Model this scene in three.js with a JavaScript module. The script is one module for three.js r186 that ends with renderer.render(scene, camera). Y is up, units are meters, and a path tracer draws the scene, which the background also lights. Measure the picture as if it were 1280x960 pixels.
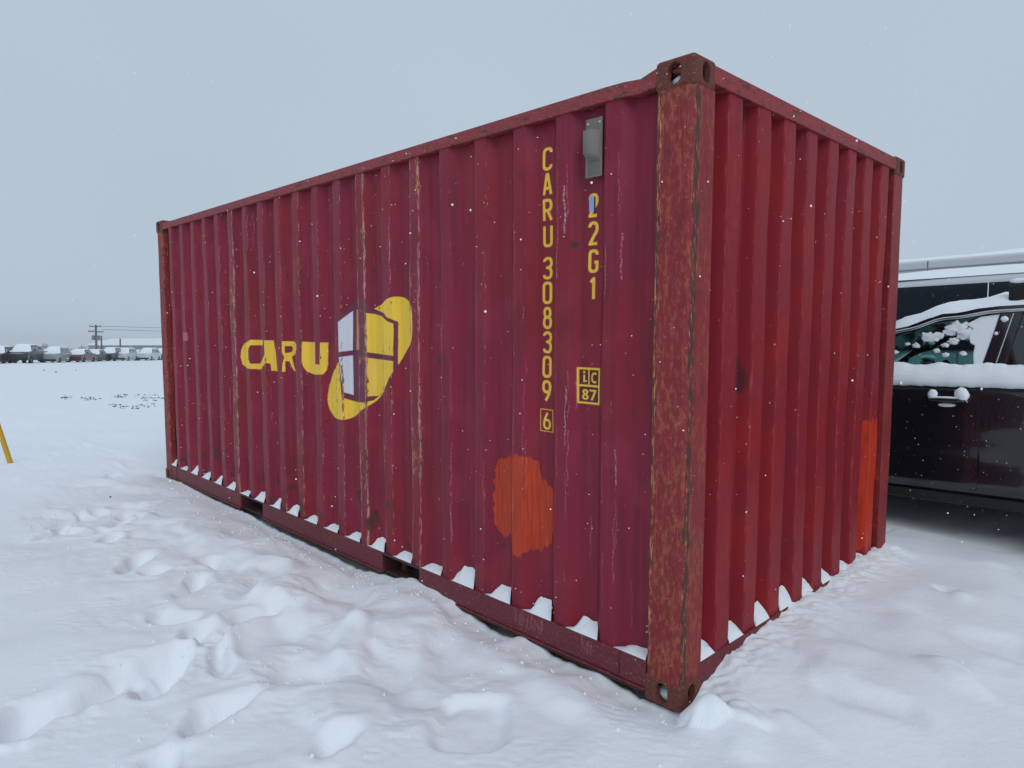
import * as THREE from 'three';
import { mergeGeometries, mergeVertices } from 'three/addons/utils/BufferGeometryUtils.js';
import { RoundedBoxGeometry } from 'three/addons/geometries/RoundedBoxGeometry.js';
import { Brush, Evaluator, SUBTRACTION } from 'three-bvh-csg';
import { createNoise2D, createNoise3D } from 'simplex-noise';

// ---------------------------------------------------------------- camera, sky, sun, exposure
const TILT = 2.19 * Math.PI / 180;                    // the container's base rises this much away from the lens
const YAW = 0.798317831, PITCH = -0.0830906 + TILT, ROLL = 0.0022;
const RIGHT = new THREE.Vector3(Math.cos(YAW), 0, -Math.sin(YAW)), FWD = new THREE.Vector3(-Math.sin(YAW), 0, -Math.cos(YAW));
const TILTQ = new THREE.Quaternion().setFromAxisAngle(RIGHT, TILT);
const EYE = new THREE.Vector3(1.44775, 1.56449, 2.35963).applyQuaternion(TILTQ);
const scene = new THREE.Scene();
const camera = new THREE.PerspectiveCamera(57.82, 4 / 3, 0.05, 3000);
camera.position.copy(EYE);
camera.rotation.set(PITCH, YAW, ROLL, 'YXZ');
camera.updateMatrixWorld();
scene.add(camera);
camera.name = 'camera';

const renderer = new THREE.WebGLRenderer({ antialias: true });
renderer.toneMapping = THREE.LinearToneMapping;
renderer.toneMappingExposure = 1.1;
renderer.shadowMap.enabled = true;
renderer.shadowMap.type = THREE.PCFSoftShadowMap;

let seedState = 20240117;
const rnd = () => { seedState = (seedState + 0x6d2b79f5) | 0; let t = Math.imul(seedState ^ (seedState >>> 15), 1 | seedState); t = (t + Math.imul(t ^ (t >>> 7), 61 | t)) ^ t; return ((t ^ (t >>> 14)) >>> 0) / 4294967296; };
const rr = (a, b) => a + (b - a) * rnd();
const n2 = createNoise2D(rnd), n3 = createNoise3D(rnd);
const fbm = (x, y, o = 4) => { let s = 0, a = 0.5, f = 1; for (let i = 0; i < o; i++) { s += a * n2(x * f + i * 17.3, y * f - i * 9.1); a *= 0.5; f *= 2.03; } return s; };
const clamp = (x, a = 0, b = 1) => Math.min(b, Math.max(a, x));
const sst = (a, b, x) => { const t = clamp((x - a) / (b - a)); return t * t * (3 - 2 * t); };
const mix = (a, b, t) => a + (b - a) * t;
const lerpTable = (tab, x) => { if (x <= tab[0][0]) return tab[0][1]; for (let i = 1; i < tab.length; i++) if (x <= tab[i][0]) { const t = (x - tab[i - 1][0]) / (tab[i][0] - tab[i - 1][0]); return mix(tab[i - 1][1], tab[i][1], t * t * (3 - 2 * t)); } return tab[tab.length - 1][1]; };

{ // an even snow-cloud sky
  const w = 256, h = 128, d = new Float32Array(w * h * 4);
  for (let j = 0; j < h; j++) for (let i = 0; i < w; i++) {
    const el = ((j + 0.5) / h - 0.5) * Math.PI, az = (i / w) * 2 * Math.PI;
    const cl = 1 + 0.018 * n3(Math.cos(az) * Math.cos(el) * 2.2, Math.sin(el) * 4, Math.sin(az) * Math.cos(el) * 2.2);
    const up = Math.max(0, Math.sin(el)), k = (1 + 0.02 * up) * cl, o = (j * w + i) * 4;
    d[o] = 0.432 * k; d[o + 1] = 0.515 * k; d[o + 2] = 0.605 * k; d[o + 3] = 1;
  }
  const t = new THREE.DataTexture(d, w, h, THREE.RGBAFormat, THREE.FloatType);
  t.mapping = THREE.EquirectangularReflectionMapping; t.magFilter = THREE.LinearFilter; t.minFilter = THREE.LinearFilter; t.needsUpdate = true;
  scene.background = t; scene.environment = t;
}
const sun = new THREE.DirectionalLight(0xfffdfb, 0.8);
sun.name = 'veiled_sun';
sun.position.set(16, 14, 9); sun.target.position.set(0, 0, 0);
sun.castShadow = true; sun.shadow.radius = 70; sun.shadow.mapSize.set(2048, 2048);
Object.assign(sun.shadow.camera, { left: -14, right: 14, top: 14, bottom: -14, near: 1, far: 70 });
scene.add(sun, sun.target);
scene.fog = new THREE.FogExp2(0xf4f8ff, 0.0009);

// ---------------------------------------------------------------- helpers
const used = {};
function numbered(n) { const k = used[n] = (used[n] ?? -1) + 1; return k ? n + '_' + String(k).padStart(3, '0') : n; }
function part(name, geo, mat, parent) {
  const m = new THREE.Mesh(geo, mat); m.name = name; m.castShadow = m.receiveShadow = true; parent.add(m); return m;
}
function thing(name, label, category, group) {
  const g = new THREE.Group(); g.name = numbered(name); g.userData = { label, category }; if (group) g.userData.group = group; scene.add(g); return g;
}
const V = (x, y, z) => new THREE.Vector3(x, y, z);
const M4 = new THREE.Matrix4();
function box(x0, x1, y0, y1, z0, z1, r = 0) {
  const sx = x1 - x0, sy = y1 - y0, sz = z1 - z0;
  const g = r ? new RoundedBoxGeometry(sx, sy, sz, 2, Math.min(r, sx * 0.49, sy * 0.49, sz * 0.49)) : new THREE.BoxGeometry(sx, sy, sz);
  g.translate((x0 + x1) / 2, (y0 + y1) / 2, (z0 + z1) / 2); return g;
}
function tube(pts, r, seg = 24, rad = 8) { return new THREE.TubeGeometry(new THREE.CatmullRomCurve3(pts), seg, r, rad, false); }
function rod(a, b, r0, r1 = r0, n = 8) {
  const d = b.clone().sub(a), L = d.length(), g = new THREE.CylinderGeometry(r1, r0, L, n);
  g.translate(0, L / 2, 0); g.applyQuaternion(new THREE.Quaternion().setFromUnitVectors(V(0, 1, 0), d.normalize())); g.translate(a.x, a.y, a.z); return g;
}
const plain = (g) => { const q = g.index ? g.toNonIndexed() : g.clone(); for (const k of Object.keys(q.attributes)) if (!['position', 'normal', 'uv'].includes(k)) q.deleteAttribute(k); return q; };
const join = (list) => mergeGeometries(list.map(plain));
// grid of points rows[i][j] -> indexed surface; uv given per point as p.u, p.v when present
function sheet(rows, close = false) {
  const n = rows[0].length, pos = [], uv = [], idx = [];
  rows.forEach((r, i) => r.forEach((p, j) => { pos.push(p.x, p.y, p.z); uv.push(p.u ?? j / (n - 1), p.v ?? i / (rows.length - 1)); }));
  for (let i = 0; i < rows.length - 1; i++) for (let j = 0; j < n - 1; j++) { const a = i * n + j, b = a + 1, c = a + n, d = c + 1; idx.push(a, b, d, a, d, c); }
  if (close) for (let i = 0; i < rows.length - 1; i++) { const a = i * n + n - 1, b = i * n, c = a + n, d = b + n; idx.push(a, b, d, a, d, c); }
  const g = new THREE.BufferGeometry();
  g.setAttribute('position', new THREE.Float32BufferAttribute(pos, 3)); g.setAttribute('uv', new THREE.Float32BufferAttribute(uv, 2)); g.setIndex(idx); g.computeVertexNormals(); return g;
}
function capped(rows) { // closed rings with fan caps at both ends
  const g = plain(sheet(rows, true)), caps = [];
  for (const r of [rows[0], rows[rows.length - 1]]) {
    const c = r.reduce((s, p) => s.add(p), V(0, 0, 0)).divideScalar(r.length), pos = [];
    r.forEach((p, i) => { const q = r[(i + 1) % r.length]; pos.push(c.x, c.y, c.z, p.x, p.y, p.z, q.x, q.y, q.z); });
    const k = new THREE.BufferGeometry(); k.setAttribute('position', new THREE.Float32BufferAttribute(pos, 3));
    k.setAttribute('uv', new THREE.Float32BufferAttribute(new Float32Array(pos.length / 3 * 2), 2)); k.computeVertexNormals(); caps.push(k);
  }
  return mergeGeometries([g, ...caps]);
}
function texture(w, h, fn, { srgb = true, repeat = false } = {}) { // fn(u, v) -> [r,g,b] 0..255, v up
  const d = new Uint8Array(w * h * 4);
  for (let j = 0; j < h; j++) for (let i = 0; i < w; i++) { const c = fn((i + 0.5) / w, (j + 0.5) / h), o = (j * w + i) * 4; d[o] = clamp(c[0], 0, 255); d[o + 1] = clamp(c[1], 0, 255); d[o + 2] = clamp(c[2], 0, 255); d[o + 3] = 255; }
  const t = new THREE.DataTexture(d, w, h); if (srgb) t.colorSpace = THREE.SRGBColorSpace; t.magFilter = THREE.LinearFilter; t.minFilter = THREE.LinearMipmapLinearFilter; t.generateMipmaps = true;
  t.wrapS = t.wrapT = repeat ? THREE.RepeatWrapping : THREE.ClampToEdgeWrapping; t.needsUpdate = true; return t;
}
const rgbmix = (a, b, t) => [mix(a[0], b[0], t), mix(a[1], b[1], t), mix(a[2], b[2], t)];
const std = (o) => new THREE.MeshStandardMaterial(o), phy = (o) => new THREE.MeshPhysicalMaterial(o);

// ---------------------------------------------------------------- ground
const fall = (x, z) => { const s = x * FWD.x + z * FWD.z, a = Math.abs(s), lim = 6; const q = a < 3.5 ? a : 3.5 + (lim - 3.5) * Math.tanh((a - 3.5) / (lim - 3.5)); return Math.tan(TILT) * Math.sign(s) * q + 0.085 * sst(8, 65, s); };
const LONG = [[-6.1, 0.012], [-5.6, 0.03], [-4.9, 0.0], [-4.24, 0.005], [-3.64, -0.017], [-2.9, -0.017], [-2.48, -0.03], [-2.1, 0.02], [-1.77, 0.075], [-1.48, 0.06], [-1.31, 0.015], [-1.14, -0.02], [-1.02, -0.02], [-0.91, 0.03], [-0.78, 0.015], [-0.7, -0.01], [-0.55, 0.0], [-0.42, 0.015], [-0.3, -0.01], [-0.19, -0.025], [-0.02, -0.02]];
const END = [[-2.5, 0.17], [-2.3, 0.175], [-1.9, 0.185], [-1.65, 0.172], [-1.43, 0.15], [-1.17, 0.172], [-0.9, 0.15], [-0.6, 0.135], [-0.35, 0.115], [-0.22, 0.06], [-0.1, 0.03], [0, 0.02]];
const feats = [];
const F = (x, z, a, b, deg, h, e = 0.3, w = 0.16) => feats.push({ x, z, a, b, c: Math.cos(deg * Math.PI / 180), s: Math.sin(deg * Math.PI / 180), h, e, w, R: Math.max(a, b) * 1.35 });
const trench = (pts, w, h, e = 0.45) => { for (let i = 0; i < pts.length - 1; i++) { const [x0, z0] = pts[i], [x1, z1] = pts[i + 1]; feats.push({ line: [x0, z0, x1, z1], b: w, h, e, x: (x0 + x1) / 2, z: (z0 + z1) / 2, R: Math.hypot(x1 - x0, z1 - z0) / 2 + w * 1.4, w: 0.3 }); } };
// kicked-up mounds along the long side
F(-2.85, 0.42, 0.62, 0.26, 14, 0.10, 0.15); F(-2.28, 0.36, 0.34, 0.2, 30, 0.09, 0.35); F(-2.02, 0.62, 0.42, 0.24, 20, 0.12, 0.4); F(-1.52, 0.34, 0.42, 0.27, 10, 0.10, 0.45);
F(-1.62, 0.1, 0.36, 0.19, 4, 0.06, 0.4); F(-1.42, 0.62, 0.3, 0.17, 50, 0.07, 0.5); F(-0.78, 0.2, 0.34, 0.16, -6, 0.05, 0.2); F(-0.4, 0.28, 0.42, 0.2, 8, 0.05, 0.25);
F(-1.02, 0.72, 0.4, 0.2, 20, -0.06, 0.25); F(-0.98, 0.42, 0.26, 0.13, 30, -0.04, 0.3); F(-2.5, 0.62, 0.3, 0.12, 25, -0.06, 0.35); F(-1.75, 0.86, 0.3, 0.13, 35, -0.06, 0.4);
F(-3.6, 0.5, 0.6, 0.2, 8, 0.06, 0.2); F(-4.2, 0.62, 0.5, 0.12, -8, 0.05, 0.45); F(-3.9, 0.82, 0.35, 0.12, 10, -0.05, 0.4);
F(-0.95, 1.0, 0.3, 0.2, 0, 0.05, 0.35); F(-1.3, 0.98, 0.2, 0.14, 60, -0.06, 0.45);
// boot holes
for (const [x, z, a, d, h] of [[-3.36, 1.10, 0.17, 25, -0.11], [-3.12, 0.95, 0.14, 60, -0.09], [-3.0, 0.72, 0.17, 10, -0.09], [-2.62, 0.98, 0.16, 30, -0.10], [-2.28, 1.13, 0.16, -10, -0.10], [-1.7, 1.42, 0.17, 20, -0.12], [-1.98, 1.22, 0.14, 50, -0.10], [-1.27, 1.35, 0.19, 75, -0.12], [-1.08, 1.62, 0.17, 60, -0.11], [-1.62, 1.12, 0.14, 0, -0.08], [-0.72, 1.1, 0.16, 70, -0.07], [-4.0, 1.0, 0.15, 20, -0.07], [-4.5, 0.86, 0.15, -20, -0.08], [-4.9, 1.0, 0.14, 10, -0.08]]) F(x, z, a, a * 0.62, d, h * 1.15, 0.55, 0.24);
for (let i = 0; i < 46; i++) { const t = rnd(), x = mix(-9.4, -4.3, t), z = mix(0.3, 0.85, t) + rr(-0.42, 0.5); F(x, z, rr(0.1, 0.2), rr(0.06, 0.1), rr(0, 180), rr(-0.06, 0.03), 0.3, 0.3); }
for (let i = 0; i < 26; i++) { const t = rnd(), x = mix(-3.4, -0.9, t), z = mix(1.0, 1.3, t) + rr(-0.35, 0.35); F(x, z, rr(0.04, 0.1), rr(0.03, 0.07), rr(0, 180), rr(-0.015, 0.018), 0.3, 0.3); }
trench([[-1.5, 2.5], [-1.66, 2.0], [-1.76, 1.7], [-1.82, 1.46]], 0.13, -0.12, 0.35); trench([[-1.82, 1.2], [-2.02, 0.95], [-2.0, 0.82]], 0.1, -0.08, 0.35);
// a squarish pressed patch and the lumps by the corner
feats.push({ rect: [-0.5, 0.68, 0.2, 0.15, 0.85], x: -0.5, z: 0.68, R: 0.45, h: -0.05 });
F(0.2, -0.14, 0.13, 0.09, 40, 0.05, 0.4, 0.12); F(0.3, 0.02, 0.16, 0.1, 20, 0.045, 0.35); F(0.42, -0.16, 0.1, 0.06, 30, 0.03, 0.4);
// drifts on the end side
F(0.3, -0.72, 0.36, 0.22, 60, 0.05, 0.1); F(0.36, -1.5, 0.4, 0.24, 70, 0.04, 0.1); F(0.72, -0.9, 0.24, 0.11, 15, 0.06, 0.4, 0.1); F(0.5, -0.52, 0.34, 0.12, 25, -0.035, 0.2); F(0.85, -1.4, 0.45, 0.13, 24, -0.04, 0.2);
F(0.42, -1.9, 0.1, 0.06, 40, -0.045, 0.5); F(0.52, -1.86, 0.13, 0.07, 30, 0.03, 0.3); F(0.75, -2.5, 0.5, 0.12, 18, 0.04, 0.3); F(1.2, -2.0, 0.6, 0.16, 12, 0.045, 0.3); F(1.1, -1.0, 0.4, 0.18, 20, -0.03, 0.2); F(0.6, 0.4, 0.6, 0.3, 15, 0.03, 0.1);
const CELL = 0.5, bins = new Map();
for (const f of feats) for (let i = Math.floor((f.x - f.R) / CELL); i <= Math.floor((f.x + f.R) / CELL); i++) for (let j = Math.floor((f.z - f.R) / CELL); j <= Math.floor((f.z + f.R) / CELL); j++) { const k = i * 4096 + j; if (!bins.has(k)) bins.set(k, []); bins.get(k).push(f); }
const PATH = [[-9.5, 0.2], [-6.5, 0.5], [-4.8, 0.85], [-3.2, 1.0], [-1.9, 1.1], [-1.2, 1.3], [-0.6, 1.9]];
const segd = (x, z, a, b, c, d) => { const t = clamp(((x - a) * (c - a) + (z - b) * (d - b)) / ((c - a) ** 2 + (d - b) ** 2)); return Math.hypot(x - a - t * (c - a), z - b - t * (d - b)); };
function snowTop(x, z, base = fall(x, z)) {
  const r2 = x * x + z * z;
  let h = 0.05 + 0.025 * n2(x * 0.5, z * 0.5 + 7);
  if (r2 < 2500) {
    const wx = x + 0.1 * n2(x * 1.7, z * 1.7), wz = z + 0.1 * n2(x * 1.7 + 31, z * 1.7);
    h += 0.012 * n2(wx * 1.5, wz * 1.5);
    if (r2 < 400) {
      let pd = 9; for (let i = 0; i < PATH.length - 1; i++) pd = Math.min(pd, segd(x, z, ...PATH[i], ...PATH[i + 1]));
      let rough = 1 - sst(0.25, 0.8, pd);
      if (x < 0.2 && z > 0) rough = Math.max(rough, (1 - sst(0.7, 1.1, z)) * sst(-4.6, -3.2, x) * (1 - sst(-0.5, 0.1, x)));
      h += rough * (0.010 * n2(wx * 1.5, wz * 1.7) + 0.0035 * n2(wx * 5.6, wz * 5.6));
      h += (0.0008 + 0.0014 * rough) * n2(x * 13, z * 13) + 0.0006 * n2(x * 33, z * 33);
      const list = bins.get(Math.floor(x / CELL) * 4096 + Math.floor(z / CELL));
      if (list) for (const f of list) {
        let r;
        if (f.line) r = segd(wx, wz, ...f.line) / f.b;
        else if (f.rect) { const [cx, cz, ax, az, an] = f.rect, c = Math.cos(an), s = Math.sin(an), u = (x - cx) * c + (z - cz) * s, v = -(x - cx) * s + (z - cz) * c; r = Math.pow(Math.abs(u / ax) ** 4 + Math.abs(v / az) ** 4, 0.25) + 0.05 * n2(x * 6, z * 6); h += f.h * (1 - sst(0.8, 1.05, r)); continue; }
        else { const dx = wx - f.x, dz = wz - f.z, u = dx * f.c + dz * f.s, v = -dx * f.s + dz * f.c; r = Math.hypot(u / f.a, v / f.b); }
        r += f.w * 0.8 * n2(x * 4.2 + f.h * 90, z * 4.2);
        if (r < 1) h += f.h * (f.h > 0 ? 0.58 : 0.72) * (1 - sst(f.e * 0.8, 1, r)) * (f.h < -0.06 ? 1 + 0.28 * n2(x * 11, z * 11) + 0.1 * n2(x * 27, z * 27) : 1);
        else if (f.h < -0.05 && r < 1.5) h += 0.009 * Math.sin((r - 1) / 0.5 * Math.PI) ** 2;
      }
      // what the container's feet do to the snow
      if (z < 0.6 && z > -0.2 && x < 0.15 && x > -6.3) { const k = Math.exp(-((Math.max(z, 0) / 0.15) ** 2)) * (1 - sst(0, 0.12, x)) * sst(-6.3, -6.1, x); h = mix(h, lerpTable(LONG, x) + 0.006 * n2(x * 9, 3), k); }
      if (x > -0.2 && x < 1.2 && z < 0.0 && z > -3.4) { h += 0.075 * sst(-0.1, -0.6, z) * (1 - sst(0.5, 1.2, x)) * sst(-3.4, -2.6, z); const k = Math.exp(-((Math.max(x, 0) / 0.16) ** 2)) * sst(0, -0.12, z) * sst(-2.6, -2.45, z); h = mix(h, lerpTable(END, z) + 0.012 * n2(z * 8, 5) + 0.008 * n2(z * 19, x * 19), k); }
      { const r = Math.hypot((x - 0.1) / 0.1, (z + 0.005) / 0.085) + 0.08 * n2(x * 12, z * 12); if (r < 1) h += 0.075 * Math.sqrt(1 - r * r); const q = Math.hypot((x - 0.235) / 0.1, (z + 0.1) / 0.07) + 0.1 * n2(x * 12 + 5, z * 12); if (q < 1) h += 0.03 * Math.sqrt(1 - q * q); }
      const ins = Math.min(-x, -z, x + 6.058, z + 2.438); if (ins > 0.02) h = mix(h, -0.06, sst(0.025, 0.075, ins));
    }
  }
  return base + h;
}
function axis(lo, hi, step, far, ratio) {
  const a = []; for (let v = lo; v <= hi + 1e-6; v += step) a.push(v);
  let s = step, v = lo; const L = []; while (v > -far) { s *= ratio; v -= s; L.unshift(v); }
  s = step; v = a[a.length - 1]; const Rr = []; while (v < far) { s *= ratio; v += s; Rr.push(v); }
  return [...L, ...a, ...Rr];
}
const snowBump = texture(512, 512, (u, v) => { let s = 0; for (let o = 0; o < 3; o++) { const f = [9, 23, 61][o], A = u * 2 * Math.PI, B = v * 2 * Math.PI, k = f / 6.283; s += [0.5, 0.3, 0.2][o] * n3(Math.cos(A) * k * 2 + 5 * o, Math.sin(A) * k * 2 + Math.cos(B) * k * 2, Math.sin(B) * k * 2); } const q = 128 + 110 * s; return [q, q, q]; }, { srgb: false, repeat: true });
const SNOW = new THREE.Color().setRGB(0.85, 0.89, 0.93);
const snowMat = std({ color: SNOW, roughness: 0.95, bumpMap: snowBump, bumpScale: 0.0016 });
const snowCap = std({ color: SNOW, roughness: 0.95, bumpMap: snowBump, bumpScale: 0.002 });
{
  const xs = axis(-4.6, 1.7, 0.0135, 420, 1.055), zs = axis(-2.7, 2.0, 0.0135, 420, 1.055), nx = xs.length, nz = zs.length;
  const pos = new Float32Array(nx * nz * 3), uv = new Float32Array(nx * nz * 2), idx = new Uint32Array((nx - 1) * (nz - 1) * 6);
  let p = 0, q = 0, k = 0;
  for (let j = 0; j < nz; j++) for (let i = 0; i < nx; i++) { pos[p++] = xs[i]; pos[p++] = snowTop(xs[i], zs[j]); pos[p++] = zs[j]; uv[q++] = xs[i] / 0.5; uv[q++] = zs[j] / 0.5; }
  { // fresh powder has settled over the prints: even the surface out a little, away from the container's feet
    const R = 1, tmp = new Float32Array(nx * nz), soft = (x, z) => (x > -4.6 && x < 1.7 && z > -2.7 && z < 2.0 ? Math.max(sst(0.1, 0.28, z), sst(0.26, 0.4, x)) : 0);
    for (let pass = 0; pass < 1; pass++) {
      for (let j = 0; j < nz; j++) for (let i = 0; i < nx; i++) { let s = 0, n = 0; for (let d = -R; d <= R; d++) if (i + d >= 0 && i + d < nx) { s += pos[(j * nx + i + d) * 3 + 1]; n++; } tmp[j * nx + i] = s / n; }
      for (let j = 0; j < nz; j++) for (let i = 0; i < nx; i++) { const w = soft(xs[i], zs[j]); if (!w) continue; let s = 0, n = 0; for (let d = -R; d <= R; d++) if (j + d >= 0 && j + d < nz) { s += tmp[(j + d) * nx + i]; n++; } const o = (j * nx + i) * 3 + 1; pos[o] = mix(pos[o], s / n, w); }
    }
    for (let j = 0; j < nz; j++) for (let i = 0; i < nx; i++) if (soft(xs[i], zs[j])) pos[(j * nx + i) * 3 + 1] += (zs[j] > 0.1 && xs[i] < 0.2 ? sst(-0.1, 0.5, n2(xs[i] * 1.9 + 4, zs[j] * 1.9)) : 0.15) * (0.0035 * Math.abs(n2(xs[i] * 9, zs[j] * 9)) + 0.0022 * n2(xs[i] * 21, zs[j] * 21)) + 0.0006 * n2(xs[i] * 44, zs[j] * 44);
  }
  for (let j = 0; j < nz - 1; j++) for (let i = 0; i < nx - 1; i++) { const a = j * nx + i; idx[k++] = a; idx[k++] = a + nx; idx[k++] = a + 1; idx[k++] = a + 1; idx[k++] = a + nx; idx[k++] = a + nx + 1; }
  const g = new THREE.BufferGeometry(); g.setAttribute('position', new THREE.BufferAttribute(pos, 3)); g.setAttribute('uv', new THREE.BufferAttribute(uv, 2)); g.setIndex(new THREE.BufferAttribute(idx, 1)); g.computeVertexNormals();
  const m = part('snow_ground', g, snowMat, scene); m.userData = { kind: 'structure', label: 'deep trodden snow covering the yard around the container' };
  console.log('ground', nx, nz);
}
// direction of a pixel of the photograph, and where it meets the snow
const dirOf = (u, v) => V((u - 640) / 869.1, -(v - 480) / 869.1, -1).applyEuler(camera.rotation).normalize();
function onSnow(u, v) { const d = dirOf(u, v); let t = 0.5; for (let i = 0; i < 4000; i++) { const p = EYE.clone().addScaledVector(d, t), gap = p.y - fall(p.x, p.z) - 0.05; if (gap < 0.003) return p; t += Math.max(0.003, gap * 0.5); if (t > 900) break; } return EYE.clone().addScaledVector(d, t); }
const atDepth = (u, dep) => { const p = EYE.clone().addScaledVector(FWD, dep).addScaledVector(RIGHT, (u - 640) / 869.1 * dep); p.y = snowTop(p.x, p.z); return p; };
const skyY = (v, dep) => EYE.y + (441 - v) / 869.1 * dep;   // height that shows at row v from that far off

// ---------------------------------------------------------------- shipping container (built square, then set on its slope)
const CL = 6.058, CW = 2.438, CH = 2.591;
const box20 = thing('shipping_container', 'weathered dark red steel shipping container with yellow lettering standing in the snow', 'container');
box20.quaternion.copy(TILTQ);
const RED = [133, 30, 54], RUST = [112, 62, 40], DRUST = [70, 44, 34], PRIMER = [190, 120, 84], CHALK = [176, 112, 118];
const OUT0 = -0.39, PITCHX = 0.28;
const wearOf = [0.12, 0.15, 0.2, 0.3, 0.22, 0.8, 0.42, 0.95, 0.5, 0.25, 0.6, 0.3, 0.38, 0.22, 0.95, 0.28, 0.22, 0.25, 0.2, 0.2, 0.2, 0.2];
// side of the container: x0..x1, y0..y1 in metres
const SX0 = -5.9, SX1 = -0.15, SY0 = 0.15, SY1 = 2.5;
function glyph(g, ch, x, y, w, h, X, Y) {
  const S = { C: 'M1 .2Q1 0 .5 0Q0 0 0 .2L0 .8Q0 1 .5 1Q1 1 1 .8', A: 'M0 1L.42 0L.58 0L1 1M.17 .68L.83 .68', R: 'M0 1L0 0L.5 0Q1 0 1 .25Q1 .5 .5 .5L0 .5M.5 .5L1 1', U: 'M0 0L0 .8Q0 1 .5 1Q1 1 1 .8L1 0',
    0: 'M.5 0Q0 0 0 .2L0 .8Q0 1 .5 1Q1 1 1 .8L1 .2Q1 0 .5 0', 1: 'M.15 .18L.6 0L.6 1', 2: 'M0 .2Q0 0 .5 0Q1 0 1 .24Q1 .42 .6 .6L0 1L1 1', 3: 'M0 .17Q.05 0 .5 0Q1 0 1 .24Q1 .47 .45 .47Q1 .47 1 .75Q1 1 .5 1Q.05 1 0 .83',
    8: 'M.5 0Q.08 0 .08 .23Q.08 .46 .5 .46Q.92 .46 .92 .23Q.92 0 .5 0M.5 .46Q0 .46 0 .73Q0 1 .5 1Q1 1 1 .73Q1 .46 .5 .46', 9: 'M1 .3Q1 .55 .5 .55Q0 .55 0 .28Q0 0 .5 0Q1 0 1 .28Q1 .6 .35 1', 6: 'M0 .7Q0 .45 .5 .45Q1 .45 1 .72Q1 1 .5 1Q0 1 0 .72Q0 .4 .65 0', G: 'M1 .2Q1 0 .5 0Q0 0 0 .2L0 .8Q0 1 .5 1Q1 1 1 .8L1 .55L.6 .55' }[ch];
  g.beginPath();
  for (const c of S.match(/[MLQ][^MLQ]*/g)) { const q = c.slice(1).trim().split(/\s+/).map(Number), px = (i) => X(x + q[i] * w), py = (i) => Y(y - q[i] * h); if (c[0] === 'M') g.moveTo(px(0), py(1)); else if (c[0] === 'L') g.lineTo(px(0), py(1)); else g.quadraticCurveTo(px(0), py(1), px(2), py(3)); }
  g.stroke();
}
const sideDepth = (x) => { const d = Math.abs(x - OUT0 + Math.round((OUT0 - x) / PITCHX) * PITCHX); return -0.018 - 0.045 * clamp((d - 0.04) / 0.046); };
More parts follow.
